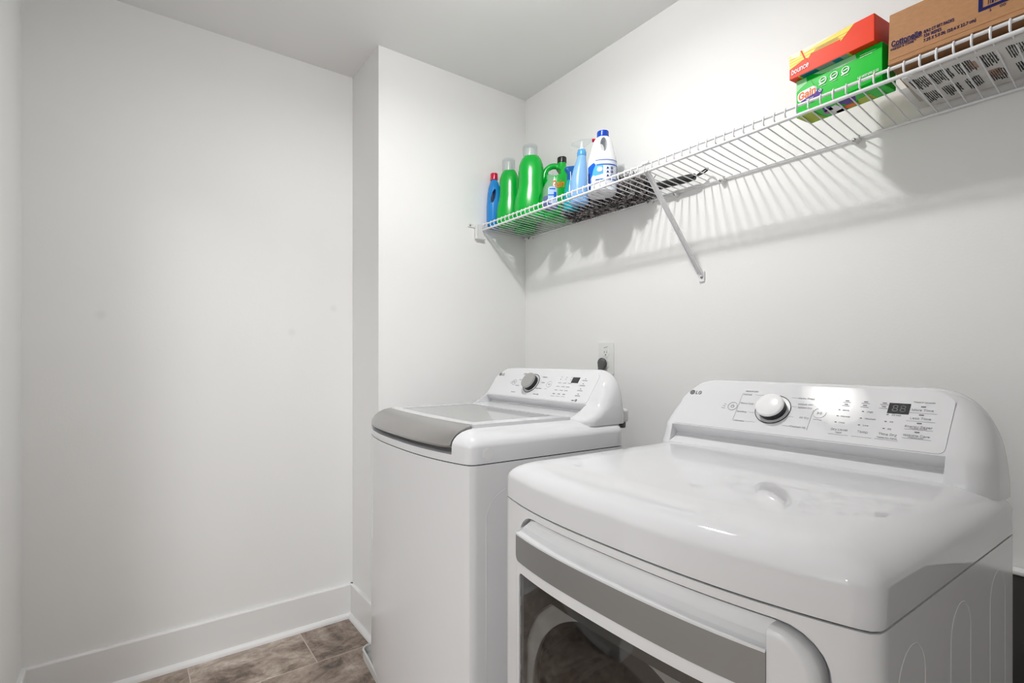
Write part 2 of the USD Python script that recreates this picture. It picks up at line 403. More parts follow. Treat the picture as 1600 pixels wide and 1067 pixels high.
def console(o_y, z_foot, z_face, y_face, back, tilt, top, foot_y, flare):
    """the raised control console: flanks, sloped front, and a pocket cut below the face. Returns (mesh, frame)"""
    tt = math.tan(math.radians(tilt))
    rows = []   # (z, y_front, side inset, back)
    Hf = top - z_face
    def inset(z):
        u = np.clip((z - z_foot) / (top - z_foot), 0, 1)
        return 0.010 + 0.012 * u + 0.095 * (1 - math.sqrt(max(0.0, 1 - u ** 3.2)))
    for z in np.linspace(z_foot - 0.02, z_face, 7):
        u = np.clip((z - z_foot) / (z_face - z_foot), 0, 1)
        rows.append((z, foot_y + (y_face - foot_y) * u ** 0.8, inset(z), back))
    u_f = (z_face - z_foot) / (top - z_foot)
    ph0 = math.asin(u_f ** 1.6)
    for ph in np.linspace(ph0, math.pi / 2, 18)[1:]:
        z = z_foot + (top - z_foot) * math.sin(ph) ** (1 / 1.6)
        u = (z - z_face) / Hf
        yf = y_face + (z - z_face) * tt + 0.010 * max(0.0, (u - 0.97) / 0.03) ** 2
        rows.append((z, yf, inset(z), back - 0.012 * u ** 4))
    polys = []
    for z, yf, s, bk in rows:
        rc = min(0.045, (bk - yf) / 2 - 0.002)
        polys.append(sbox(s, yf, WD - s, bk).buffer(-rc).buffer(rc, quad_segs=12))
    zs = [r[0] for r in rows]
    cy = back - 0.022
    m = stack(polys, zs, (WD / 2, cy), 260)
    pocket = Polygon([(y_face - 0.002, z_face + 0.0005), (y_face + 0.022, z_face - 0.026), (y_face + 0.019, z_face - 0.030), (foot_y - 0.004, z_foot + 0.002), (foot_y - 0.15, z_foot + 0.0), (foot_y - 0.15, z_face + 0.0005)])
    cut = trimesh.creation.extrude_polygon(pocket, 0.560, engine='earcut')
    cut.vertices = np.column_stack([cut.vertices[:, 2] + 0.052, cut.vertices[:, 0], cut.vertices[:, 1]])
    if cut.volume < 0:
        cut.invert()
    res = tri(man(m) - man(cut))
    th = math.radians(tilt)
    edge = lambda q: inset(z_face + q * math.cos(th))
    return res, (np.array([0, y_face, z_face]), np.array([1.0, 0, 0]), np.array([0, math.sin(th), math.cos(th)]), edge)

def panel_parts(t, fr, k, washer):
    """everything on the console face; k scales the up-slope coordinates"""
    o, xd, yd, edge = fr
    nd = np.cross(xd, yd)
    ss = np.linspace(0.0015, 0.132 * k, 24)
    xl = [max(0.052, edge(q) + 0.016) for q in ss]; xr = [min(0.610, WD - edge(q) - 0.020) for q in ss]
    pp = Polygon(list(zip(xl, ss)) + list(zip(xr, ss))[::-1]).buffer(-0.012, quad_segs=8).buffer(0.012, quad_segs=8)
    part(t, 'control_panel', extr(pp, 0.0, 0.0010, o, xd, yd), 'panel_white', 25)
    o1 = o + nd * 0.0010
    # maker's badge: disc with the letters' face, then the two letters
    lx, ly = 0.073, 0.1015 * k
    disc = Point(lx, ly).buffer(0.0072, quad_segs=10)
    cut = Point(lx, ly).buffer(0.0055).difference(Point(lx, ly).buffer(0.0046)).difference(sbox(lx, ly, lx + 0.01, ly + 0.01))
    cut = cut.union(sbox(lx + 0.001, ly - 0.0006, lx + 0.005, ly + 0.0004)).union(sbox(lx - 0.0008, ly - 0.003, lx + 0.0002, ly + 0.003)).union(sbox(lx - 0.0008, ly - 0.003, lx + 0.0016, ly - 0.0022)).union(Point(lx - 0.0028, ly + 0.0022).buffer(0.0009))
    part(t, 'maker_badge', onto([flat(disc.difference(cut)), txt('LG', 0.0098, 0.0835, ly - 0.005, True)], o1, xd, yd), 'print_grey', False)
    # knob
    kx, ky = 0.295, 0.067 * k
    c = o1 + kx * xd + ky * yd
    part(t, 'dial_ring', extr(Point(kx, ky).buffer(0.0395, quad_segs=24).difference(Point(kx, ky).buffer(0.0378, quad_segs=24)), 0.0, 0.0012, o1, xd, yd), 'print_black', False)
    part(t, 'dial_recess', extr(Point(kx, ky).buffer(0.0378, quad_segs=24), 0.0, 0.0005, o1, xd, yd), 'ring_grey', False)
    kn = UsdGeom.Xform.Define(stage, numbered(str(t.GetPath()) + '/dial')).GetPrim()
    part(kn, 'dial_skirt', spin([(0.0305, 0.0006), (0.0305, 0.011), (0.029, 0.0155)], 48, nd, c), 'black_plastic')
    part(kn, 'dial_cap', spin([(0.0300, 0.0150), (0.0312, 0.0165), (0.0312, 0.019), (0.030, 0.0215), (0.026, 0.0232), (0.018, 0.0243), (0.008, 0.0248), (0.0, 0.0249)] if not washer else
                              [(0.0300, 0.0150), (0.0312, 0.0165), (0.0312, 0.0225), (0.0302, 0.0240), (0.026, 0.0243), (0.012, 0.0243), (0.0, 0.0243)], 48, nd, c), 'knob_silver' if washer else 'knob_white', 50,
         'silver grey dial cap' if washer else 'white glossy dial cap')
    # buttons
    def ringm(x, y, r, w=0.0007):
        return flat(Point(x, y).buffer(r, quad_segs=16).difference(Point(x, y).buffer(r - w, quad_segs=16)))
    P = 0.198 if not washer else 0.190
    Q = 0.394
    yy = 0.067 * k
    pw = [ringm(P, yy, 0.0118), flat(Point(P, yy).buffer(0.0042).difference(Point(P, yy).buffer(0.0034)).difference(sbox(P - 0.0018, yy, P + 0.0018, yy + 0.006))), bar(P - 0.0004, P + 0.0004, yy + 0.0005, yy + 0.0052)]
    part(t, 'power_button', onto(pw, o1, xd, yd), 'print_grey', False)
    pl = [ringm(Q, yy, 0.0128), flat(Polygon([(Q - 0.0045, yy - 0.0035), (Q - 0.0045, yy + 0.0035), (Q + 0.0005, yy)])), bar(Q + 0.0018, Q + 0.0026, yy - 0.0035, yy + 0.0035), bar(Q + 0.0036, Q + 0.0044, yy - 0.0035, yy + 0.0035)]
    part(t, 'start_button', onto(pl, o1, xd, yd), 'print_light', False)
    # display
    dx0, dx1, dy0, dy1 = (0.512, 0.546, 0.080, 0.1045) if not washer else (0.4965, 0.5295, 0.0735, 0.0955)
    dp = part(t, 'display', extr(sbox(dx0, dy0 * k if not washer else dy0, dx1, dy1 * k if not washer else dy1), 0.0, 0.0008, o1, xd, yd), 'display_glass', False)
    if not washer:
        part(dp, 'digits', onto([txt('88', 0.015, 0.5185, 0.0845, False, 0.022)], o1 + nd * 0.0006, xd, yd), 'display_digit', False)
    pr, li = [], []          # darker and lighter print
    T = lambda s, h, x, y, al='c', b=False: pr.append(txt(s, h, x, y, b, None, al))
    S = lambda s, h, x, y, al='c', b=False: li.append(txt(s, h, x, y, b, None, al))
    hh = 0.0044
    if not washer:
        for x, a, b in ((0.2115, 0.026, 0.108), (0.380, 0.021, 0.074)):
            li.append(bar(x - 0.0003, x + 0.0003, a, b))
        S('SENSOR DRY', 0.0036, 0.216, 0.1125, 'l', True)
        for s, y in (('Normal', 0.1025), ('Heavy Duty', 0.0765), ('Bedding', 0.0515), ('Delicates', 0.0255)):
            S(s, hh, 0.2145, y, 'l')
        for s, y in (('Perm. Press', 0.1005), ('Speed Dry', 0.076), ('Air Dry', 0.0495), ('Freshen Up', 0.0245)):
            S(s, hh, 0.3765, y, 'r')
        S('MANUAL DRY', 0.0034, 0.376, 0.085, 'r', True)
        for y in (0.1045, 0.0535, 0.0275):
            li.append(bar(0.243, 0.2585 + 0.008 * (y < 0.05 or y > 0.1), y - 0.0001, y + 0.0002))
        for y in (0.1025, 0.078, 0.0515, 0.0265):
            li.append(bar(0.333 - 0.006 * (y < 0.05 or y > 0.1), 0.345, y - 0.0001, y + 0.0002))
        for x, y in ((0.4385, 0.1035), (0.4385, 0.0945), (0.472, 0.1035), (0.472, 0.0945), (0.504, 0.1035), (0.504, 0.0945)):
            pr.append(bar(x - 0.0034, x + 0.0034, y - 0.0009, y + 0.0009))
            li.append(bar(x - 0.007, x + 0.007, y - 0.0045, y - 0.0033))
        for i, s in enumerate(('More', 'Normal', 'Less')):
            y = 0.0795 - 0.0155 * i
            pr.append(bar(0.4275, 0.4310, y - 0.0008, y + 0.0008)); S(s, 0.0036, 0.4355, y - 0.0018, 'l')
        for i, s in enumerate(('High', 'Medium', 'Low')):
            y = 0.0795 - 0.0165 * i
            pr.append(bar(0.4700, 0.4732, y - 0.0010, y + 0.0010)); S(s, 0.0036, 0.4785, y - 0.0018, 'l')
        for i, s in enumerate(('60 min', '40', '20')):
            y = 0.0765 - 0.0165 * i
            pr.append(bar(0.5120, 0.5152, y - 0.0010, y + 0.0010)); S(s, 0.0036, 0.5200, y - 0.0018, 'l')
        for s, x, w in (('Dry Level', 0.440, 0.018), ('Temp', 0.481, 0.017), ('Time Dry', 0.522, 0.0185)):
            S(s, 0.0050, x, 0.0285); li.append(bar(x - w, x + w, 0.0185, 0.0189))
        S('*Signal', 0.0026, 0.440, 0.0225); S('*Damp Dry Signal', 0.0028, 0.522, 0.0215)
        S('*Hold 3 seconds', 0.0030, 0.5655, 0.1085)
        for s, y in (('More Time', 0.0925), ('Less Time', 0.0735), ('Energy Saver', 0.0545), ('Wrinkle Care', 0.0345)):
            S(s, 0.0048, 0.5655, y - 0.0030)
            pr.append(bar(0.5620, 0.5692, y + 0.0062, y + 0.0084)); li.append(bar(0.545, 0.588, y - 0.0105 + 0.003, y - 0.0101 + 0.003))
        S('*Control On/Off', 0.0026, 0.5655, 0.0485); S('*Control Lock', 0.0026, 0.5655, 0.0282)
        for i in range(3):
            li.append(bar(0.171 + 0.002 * i, 0.180, 0.0595 + 0.006 * i, 0.0605 + 0.006 * i))
        li.append(bar(0.3855, 0.402, 0.0495, 0.0503))
    else:
        for x, y, w in ((0.222, 0.097, 0.020), (0.214, 0.0725, 0.013), (0.208, 0.047, 0.022), (0.203, 0.018, 0.026)):
            li.append(bar(x, x + w, y, y + 0.0030))
        for s, x, y in (('Normal', 0.222, 0.097), ):
            S(s, 0.004, x, y + 0.0045, 'l')
        for s, x, y in (('Delicates', 0.366, 0.089), ('Rinse+Spin', 0.366, 0.0165), ('Bulky', 0.366, 0.066), ('Speed Wash', 0.366, 0.041)):
            S(s, 0.0042, x, y, 'r')
        for c0, xs in enumerate((0.440, 0.466, 0.4905)):
            for r0 in range(2):
                pr.append(bar(xs - 0.0018, xs + 0.0018, 0.0935 - 0.009 * r0, 0.0953 - 0.009 * r0))
            for r0 in range(3):
                y = 0.070 - 0.0145 * r0
                pr.append(bar(xs - 0.004, xs - 0.0018, y, y + 0.0018)); li.append(bar(xs, xs + 0.010, y, y + 0.0022))
            li.append(bar(xs - 0.005, xs + 0.007, 0.0255, 0.0290)); li.append(bar(xs - 0.008, xs + 0.010, 0.0175, 0.0185))
        for r0 in range(4):
            y = 0.0905 - 0.0195 * r0
            pr.append(bar(0.5535, 0.5575, y, y + 0.0022)); li.append(bar(0.544, 0.567, y - 0.0070, y - 0.0040))
        pr.append(bar(0.540, 0.551, 0.0065, 0.0095)); pr.append(flat(Point(0.560, 0.009).buffer(0.0045).difference(Point(0.560, 0.009).buffer(0.002))))
        li.append(bar(0.169, 0.176, 0.057, 0.0585)); li.append(bar(0.171, 0.176, 0.063, 0.0645)); li.append(bar(0.380, 0.394, 0.042, 0.0428))
    part(t, 'panel_print', onto(pr, o1, xd, yd), 'print_grey', False, 'dark printed marks', 'stuff')
    part(t, 'panel_lettering', onto(li, o1, xd, yd), 'print_light', False, 'grey printed lettering', 'stuff')

def bend(m, b, ref=0.02, p=2.6):
    """lets a flat slab follow the appliance's bowed front"""
    m = man(m) if isinstance(m, trimesh.Trimesh) else m
    m = tri(m.refine_to_length(ref))
    tt = np.clip((m.vertices[:, 0] - WD / 2) / (WD / 2), -1, 1)
    m.vertices[:, 1] += -b * (1 - np.abs(tt) ** p)
    return m

def xz(poly, y0, y1):
    """a polygon in (x, z) as a slab between y0 and y1"""
    return extr(poly, -y1, -y0, (0, 0, 0), (1, 0, 0), (0, 0, 1))

# ------------------------------------------------------------------ the dryer
BD = 0.047; DP = 2.6
t = thing('dryer', 'white front-loading clothes dryer in the foreground with silver door handle strip and white dial', 'clothes dryer', (-0.889, 0.6855, 0), -1.3)
seam = 0.8585
body = man(stack([plan(0.598, BD, 0.0, 0.002), plan(0.598, BD, 0, 0)] + [plan(0.598, BD, 0, 0)] * 2, [0.03, 0.036, 0.5, seam], (WD / 2, 0.29)))
drum_c = (0.343, 0.0, 0.505)
cyl = m3.Manifold.cylinder(0.5, 0.232, 0.232, 64).rotate([-90, 0, 0]).translate([drum_c[0], -0.1, drum_c[2]])
recess = man(bend(xz(rrect(0.080, 0.646, 0.10, 0.846, 0.055), -0.012, 0.02), BD))
part(t, 'cabinet', tri(body - cyl - recess), 'enamel_body', 30)
part(t, 'seam_gasket', stack([plan(0.596, BD, 0.004, 0.004)] * 2, [seam - 0.002, seam + 0.006], (WD / 2, 0.29)), 'gasket', 30)
drum = spin([(0.228, 0.0), (0.228, 0.36), (0.12, 0.395), (0.0, 0.40)], 48)
inner = spin([(0.222, -0.01), (0.222, 0.35), (0.12, 0.385), (0.0, 0.39)], 48)
dm = tri(man(drum) - man(inner)); dm.apply_transform(trimesh.transformations.rotation_matrix(-math.pi / 2, [1, 0, 0])); dm.apply_translation([drum_c[0], -0.005, drum_c[2]])
part(t, 'drum', dm, 'drum_steel', 40)
lid_rows = [(seam + 0.003, 0, 0, .022), (0.904, 0, 0, .022), (0.912, 0.0022, 0.004, .024), (0.920, 0.0065, 0.011, .027), (0.927, 0.013, 0.021, .031), (0.933, 0.0225, 0.034, .036), (0.9375, 0.035, 0.049, .042), (0.9403, 0.051, 0.066, .048), (0.9418, 0.070, 0.084, .05), (0.9425, 0.095, 0.105, .05), (0.9425, 0.100, 0.110, .05), (0.9425, 0.14, 0.14, .05)]
part(t, 'top_cover', stack([plan(0.600, BD * max(0.2, 1 - f * 4.0), f * 0.9, s, rc) for z, f, s, rc in lid_rows], [r[0] for r in lid_rows], (WD / 2, 0.38)), 'enamel', 40)
cm, fr = console(0, 0.936, 0.989, 0.522, 0.660, 37.2, 1.1045, 0.505, 0.030)
part(t, 'console', cm, 'enamel', 30)
panel_parts(t, fr, 1.0, False)
# door
dr = UsdGeom.Xform.Define(stage, str(t.GetPath()) + '/door').GetPrim()
frame = rrect(0.086, 0.639, 0.106, 0.840, 0.05).difference(rrect(0.106, 0.600, 0.17, 0.736, 0.012))
hole_ = rrect(0.106, 0.600, 0.17, 0.736, 0.012)
outer_ = rrect(0.086, 0.639, 0.106, 0.840, 0.05)
def ring_xz(poly, y, n=160):
    e = poly.exterior; pts = [e.interpolate(l).coords[0] for l in np.linspace(0, e.length, n, endpoint=False)]
    return np.array([(p[0], y, p[1]) for p in pts])
rs = [ring_xz(outer_, 0.012)] + [ring_xz(outer_.buffer(-0.011 * (1 - math.cos(a))), -0.005 - 0.011 * math.sin(a)) for a in np.linspace(0, math.pi / 2, 6)]
dm_ = loft(rs)
if dm_.volume < 0: dm_.invert()
slab = (man(dm_) - man(xz(hole_, -0.05, 0.05))).refine_to_length(0.03)
scoop = Polygon([(-0.06, 0.811), (-0.0145, 0.811), (-0.006, 0.8135), (0.003, 0.820), (0.0085, 0.829), (0.0105, 0.86), (-0.06, 0.86)])
sc = trimesh.creation.extrude_polygon(scoop, 0.492, engine='earcut'); sc.vertices = np.column_stack([sc.vertices[:, 2] + 0.096, sc.vertices[:, 0], sc.vertices[:, 1]])
if sc.volume < 0: sc.invert()
slab = slab - man(sc)
rim_soft = bend(slab, BD, 0.02)
part(dr, 'door_frame', rim_soft, 'enamel_body', 30)
hp = rrect(0.096, 0.588, 0.757, 0.835, 0.012).intersection(sbox(0, 0.7, 1, 0.8095))
part(dr, 'handle_strip', bend(xz(hp, -0.0185, -0.014), BD), 'silver_panel', 30, 'dark silver handle strip')
part(dr, 'handle_lip', bend(xz(sbox(0.096, 0.8085, 0.588, 0.8120), -0.0190, -0.013), BD), 'enamel', 30)
part(dr, 'window_pane', bend(xz(rrect(0.106, 0.600, 0.17, 0.736, 0.012), -0.013, -0.010), BD), 'smoked_pane', 30, 'smoked glass window pane')
border = rrect(0.104, 0.602, 0.168, 0.738, 0.012).difference(Point(drum_c[0], drum_c[2]).buffer(0.249, quad_segs=24).intersection(sbox(0.112, 0.20, 0.594, 0.712)))
part(dr, 'window_border', bend(xz(border, -0.004, -0.001), BD), 'glass_border', 30)
annul = Point(drum_c[0], drum_c[2]).buffer(0.252, quad_segs=24).difference(Point(drum_c[0], drum_c[2]).buffer(0.214, quad_segs=24)).intersection(sbox(0.106, 0.17, 0.60, 0.735))
part(dr, 'opening_ring', bend(xz(annul, 0.004, 0.008), BD), 'enamel_body', 30)
for y in (0.100, 0.290, 0.482):       # pressed arches on the side panel
    pts = np.vstack([[[WD, y - 0.045, 0.10]], [[WD, y - 0.045, 0.5]], arc((WD, y, 0.774), 0.045, 180, 0, 17, (0, 1, 0), (0, 0, 1)), [[WD, y + 0.045, 0.5]], [[WD, y + 0.045, 0.10]]])
    part(t, 'pressed_arch', tube(pts - [0.0015, 0, 0], 0.0020, 8), 'enamel_body', True)
for x in (0.06, 0.626):
    for y in (0.05, 0.57):
        part(t, 'foot', spin([(0.02, 0.0), (0.02, 0.008), (0.012, 0.01), (0.012, 0.032)], 16, None, (x, y, 0)), 'gasket')

# ------------------------------------------------------------------ the washer
BW = 0.047
t = thing('washer', 'white top-loading washing machine in the corner with glass lid and silver lid handle', 'washing machine', (-1.722, 0.714, 0.0), -2.0)
part(t, 'cabinet', stack([plan(0.555, BW, 0.006, 0.006), plan(0.555, BW, 0, 0), plan(0.555, BW, 0, 0), plan(0.555, BW, 0, 0)], [0.100, 0.106, 0.5, 0.8945], (WD / 2, 0.26)), 'enamel_body', 30)
part(t, 'seam_gasket', stack([plan(0.552, BW, 0.004, 0.004)] * 2, [0.8925, 0.900], (WD / 2, 0.26)), 'gasket', 30)
rows = [(0.8975, 0, 0), (0.938, 0, 0), (0.948, 0.002, 0.003), (0.957, 0.007, 0.010), (0.965, 0.015, 0.020), (0.972, 0.026, 0.033), (0.9775, 0.042, 0.050), (0.981, 0.062, 0.072), (0.983, 0.09, 0.098), (0.984, 0.13, 0.13)]
top = man(stack([plan(0.560, BW * (1 - f * 2.0), f * 0.8, s, 0.03) for z, f, s in rows], [r[0] for r in rows], (WD / 2, 0.30)))
notch = man(bend(extr(rrect(0.050, 0.624, -0.10, 0.075, 0.02), 0.917, 1.05), BW, 0.03)) 
part(t, 'top_cover', tri(top - notch), 'enamel', 35)
# lid: a white frame around the pane
lid_out = Polygon([(0.060, 0.060), (0.626, 0.060), (0.626, 0.398), (0.060, 0.398)])
lid = man(bend(extr(lid_out, 0.972, 0.9885), 0.030, 0.03))
gl = Polygon([(0.098, 0.092), (0.576, 0.092), (0.576, 0.385), (0.098, 0.385)])
ld = UsdGeom.Xform.Define(stage, str(t.GetPath()) + '/lid').GetPrim()
part(ld, 'lid_frame', tri(lid - man(bend(extr(gl, 0.983, 1.0), 0.024, 0.03))), 'enamel', 30)
part(ld, 'lid_glass', bend(extr(gl.buffer(-0.001), 0.980, 0.9872), 0.024, 0.03), 'lid_glass', 30, 'smoked glass lid pane')
# handle: a bowed metal slab that curls over the front edge
xs = np.linspace(0.052, 0.620, 41)
prof = [(0.058, 0.9885), (0.040, 0.9850), (0.020, 0.9765), (0.006, 0.9650), (-0.003, 0.9500), (-0.006, 0.9380), (-0.003, 0.9330), (0.006, 0.9345), (0.014, 0.945), (0.030, 0.960), (0.058, 0.970)]
rings = []
for i, x in enumerate(xs):
    e = min(i, len(xs) - 1 - i); k = {0: 0.90, 1: 0.97}.get(e, 1.0)
    tt = abs((x - WD / 2) / (WD / 2))
    pc = np.array(prof); ctr = pc.mean(0); pc = ctr + (pc - ctr) * k
    yb = -BW * (1 - tt ** 2.6)
    pull = np.interp(pc[:, 1], [0.93, 0.985], [1.0, 0.62])
    rings.append(np.column_stack([np.full(len(pc), x), pc[:, 0] + yb * pull, pc[:, 1]]))
hm = loft(rings)
if hm.volume < 0: hm.invert()
part(ld, 'lid_handle', hm, 'brushed_silver', 40, 'brushed silver lid handle')
cm, fr = console(0, 0.982, 1.021, 0.468, 0.590, 35.0, 1.1265, 0.398, 0.030)
part(t, 'console', cm, 'enamel', 30)
panel_parts(t, fr, 0.93, True)
part(t, 'side_cap', spin([(0.0155, -0.002), (0.0155, 0.0008), (0.0135, 0.0008), (0.0135, 0.0012), (0.0, 0.0012)], 32, (1, 0, 0), (WD, 0.051, 0.920)), 'enamel_body')
pts = np.vstack([[[WD, 0.046, 0.15]], [[WD, 0.046, 0.5]], arc((WD, 0.126, 0.748), 0.080, 180, 90, 12, (0, 1, 0), (0, 0, 1)), [[WD, 0.40, 0.828]], arc((WD, 0.42, 0.748), 0.080, 90, 0, 12, (0, 1, 0), (0, 0, 1)), [[WD, 0.50, 0.5]], [[WD, 0.50, 0.15]]])
part(t, 'pressed_arch', tube(pts - [0.0015, 0, 0], 0.0020, 8), 'enamel_body', True)
for x in (0.06, 0.626):
    for y in (0.10, 0.50):
        part(t, 'foot', spin([(0.02, 0.0042), (0.02, 0.014), (0.012, 0.018), (0.012, 0.104)], 16, None, (x, y, 0)), 'gasket')
hc = UsdGeom.Xform.Define(stage, str(t.GetPath()) + '/hose_elbow').GetPrim()
part(hc, 'elbow_cap', rbox(0.600, 0.632, 0.588, 0.640, 0.955, 1.000, 0.010), 'enamel_body', 40)
part(hc, 'hose_end', spin([(0.009, 0.938), (0.011, 0.942), (0.011, 0.957)], 16, None, (0.617, 0.622, 0)), 'cord_grey', True, 'dark grey hose end')

# drip pan under the washer
pw, pd, pz = 0.82, 0.62, 0.032
t = thing('drip_pan', 'shallow white plastic drip pan under the washing machine', 'drip pan', (-1.893, 0.742, 0), -6.0)
po = rrect(0, pw, 0, pd, 0.035); pi_ = po.buffer(-0.005)
part(t, 'pan_base', extr(po, 0.0002, 0.004), 'pan_white', 30)
part(t, 'pan_wall', extr(po.difference(pi_), 0.004, pz), 'pan_white', 30)
rim = np.array(po.buffer(-0.0025).exterior.coords)[:-1]
part(t, 'pan_rim', tube(np.column_stack([rim, np.full(len(rim), pz)]), 0.0050, 8, True), 'pan_white', True)

# ------------------------------------------------------------------ outlet and plug on the back wall
t = thing('wall_outlet', 'white duplex wall outlet on the back wall above the washing machine', 'outlet', (-1.4035, YB, 1.163))
w, h_ = 0.0395, 0.0645
pl = extr(rrect(-w, w, -h_, h_, 0.004), -0.0, 0.0055, (0, 0, 0), (1, 0, 0), (0, 0, 1))
part(t, 'cover_plate', pl, 'outlet_white', 30)
for dz in (0.023, -0.023):
    rc = Point(0, dz).buffer(0.0185, quad_segs=12).intersection(sbox(-0.02, dz - 0.0155, 0.02, dz + 0.0155))
    q = part(t, 'receptacle', extr(rc, 0.0, 0.0075, (0, 0, 0), (1, 0, 0), (0, 0, 1)), 'outlet_white', 30)
    sl = [sbox(-0.0075, dz - 0.001, -0.0055, dz + 0.008), sbox(0.0055, dz - 0.001, 0.0072, dz + 0.007), Point(0, dz - 0.008).buffer(0.0027)]
    for s_ in sl:
        part(q, 'slot', extr(s_, 0.0074, 0.0079, (0, 0, 0), (1, 0, 0), (0, 0, 1)), 'slot_dark', False)
part(t, 'printed_mark', extr(affinity.rotate(sbox(-0.011, 0.0445, 0.009, 0.0475), 14), 0.0054, 0.0058, (0, 0, 0), (1, 0, 0), (0, 0, 1)), 'print_light', False)
t = thing('power_plug', 'dark grey power plug and cord in the lower half of the wall outlet', 'plug', (-1.412, YB - 0.0079, 1.140))
pm = m3.Manifold.batch_hull([m3.Manifold.sphere(0.0205, 24).scale([1, 0.55, 1]).translate([0, -0.013, 0.006]), m3.Manifold.sphere(0.0215, 24).scale([1, 0.4, 1]).translate([0, -0.009, 0.004]), m3.Manifold.sphere(0.009, 16).translate([-0.003, -0.017, -0.030])])
part(t, 'plug_body', tri(pm), 'cord_grey', 40)
cp = [(-0.003, -0.018, -0.030), (-0.002, -0.019, -0.05), (0.001, -0.022, -0.10), (0.004, -0.025, -0.2), (0.0, -0.03, -0.4), (-0.01, -0.03, -0.7), (-0.01, -0.03, -1.0)]
part(t, 'cord', tube(cp, 0.0045, 8), 'cord_grey', True)

# flat panel standing against the wall to the right of the dryer
t = thing('flat_panel', 'dark grey flat panel with white top edge against the back wall behind the dryer', 'panel', (0.0, 1.588, 0))
part(t, 'board', rbox(-0.32, 0.20, -0.012, 0.014, 0.0, 0.694, 0.004), 'box_dark', 30)
part(t, 'top_edge', rbox(-0.325, 0.205, -0.016, 0.016, 0.694, 0.704, 0.003), 'trim_paint', 30)

# ------------------------------------------------------------------ the wire shelf
YF = 1.364
sx0, sx1 = XC + 0.004, 0.30
def zf(x): return np.interp(x, [-1.92, -1.03, -0.64, -0.21, 0.3], [1.7590, 1.7655, 1.7672, 1.7740, 1.780])
def yf(x): return np.interp(x, [-1.92, -1.03, 0.3], [1.343, 1.364, 1.364])
ZB = 1.7560
LIP = 0.0235
t = thing('wire_shelf', 'long white ventilated wire shelf along the back wall holding bottles and boxes', 'wire shelf')
RX = np.linspace(sx0, sx1, 30)
part(t, 'front_rail', tube(np.column_stack([RX, yf(RX), zf(RX)]), 0.0045, 10), 'wire_white', True)
part(t, 'lip_rail', tube(np.column_stack([RX, yf(RX), zf(RX) + LIP]), 0.0038, 10), 'wire_white', True)
part(t, 'back_rail', tube(np.column_stack([RX, np.full(30, 1.597), np.full(30, ZB - 0.003)]), 0.0038, 10), 'wire_white', True)
x = -0.2107
wires = []
while x > sx0 + 0.006:
    wires.append(x); x -= 0.02645
x = -0.2107 + 0.02645
while x < sx1 - 0.005:
    wires.append(x); x += 0.02645
for x in sorted(wires):
    z = float(zf(x)); YW = float(yf(x))
    p = [(x, 1.600, ZB), (x, 1.5, ZB + (z + 0.003 - ZB) * 0.44), (x, YW + 0.006, z + 0.0055), (x, YW - 0.0020, z + 0.0052), (x, YW - 0.0052, z + 0.009), (x, YW - 0.0050, z + LIP - 0.002), (x, YW - 0.002, z + LIP + 0.0048)]
    part(t, 'cross_wire', tube(p, [0.0018, 0.0018, 0.0018, 0.0020, 0.0022, 0.0022, 0.0020], 6), 'wire_white', True)
for x in (-1.87, -1.185, -1.075, -0.905, -0.535, -0.13):
    cl = part(t, 'wall_clip', cat([rbox(x - 0.009, x + 0.009, 1.589, YB, ZB - 0.014, ZB + 0.004, 0.003, 8), tube([(x, 1.606, ZB - 0.011), (x, 1.583, ZB - 0.011)], 0.0065, 10)]), 'clip_plastic', 30)
    part(cl, 'clip_screw', spin([(0.0045, 0), (0.0045, 0.002), (0.003, 0.003)], 12, (0, -1, 0), (x, 1.583, ZB - 0.011)), 'screw_metal')
# end bracket on the corner wall
br = part(t, 'end_bracket', cat([rbox(XC, XC + 0.006, 1.300, 1.352, 1.716, 1.784, 0.002, 8), rbox(XC, XC + 0.020, 1.300, 1.352, 1.712, 1.7185, 0.003, 8), rbox(XC, XC + 0.020, 1.300, 1.306, 1.716, 1.778, 0.0028, 8), rbox(XC, XC + 0.005, 1.262, 1.302, 1.764, 1.781, 0.002, 8)]), 'clip_plastic', 30)
part(br, 'bracket_screw', spin([(0.004, 0), (0.004, 0.0015), (0.0025, 0.0025)], 12, (1, 0, 0), (XC + 0.005, 1.274, 1.772)), 'screw_metal')
# diagonal brace
bt, bb = np.array([-1.027, YF, 1.768]), np.array([-0.983, YB - 0.012, 1.452])
d = bb - bt; L = np.linalg.norm(d); d /= L
side = np.cross(d, [0, 0, 1.0]); side /= np.linalg.norm(side); nrm = np.cross(side, d)
prof = Polygon([(-0.0085, 0), (-0.0085, 0.007), (-0.0068, 0.007), (-0.0068, 0.0018), (0.0068, 0.0018), (0.0068, 0.007), (0.0085, 0.007), (0.0085, 0)])
bm = trimesh.creation.extrude_polygon(prof, L, engine='earcut')
bm.vertices = bt + np.outer(bm.vertices[:, 0], side) - np.outer(bm.vertices[:, 1] - 0.003, nrm) + np.outer(bm.vertices[:, 2], d)
if bm.volume < 0: bm.invert()
b_ = UsdGeom.Xform.Define(stage, str(t.GetPath()) + '/support_brace').GetPrim()
part(b_, 'brace_channel', bm, 'wire_white', 30)
part(b_, 'brace_hook', cat([tube(arc((-1.027, YF, 1.767), 0.0062, -60, 240, 14, (0, 1, 0), (0, 0, 1)) + np.array([dx, 0, 0]), 0.0016, 6) for dx in (-0.005, 0.005)] + [rbox(-1.040, -1.014, YF - 0.010, YF - 0.002, 1.786, 1.796, 0.002, 8)]), 'clip_plastic', True)
part(b_, 'brace_foot', rbox(-0.992, -0.972, YB - 0.006, YB, 1.424, 1.462, 0.003, 8), 'wire_white', 30)
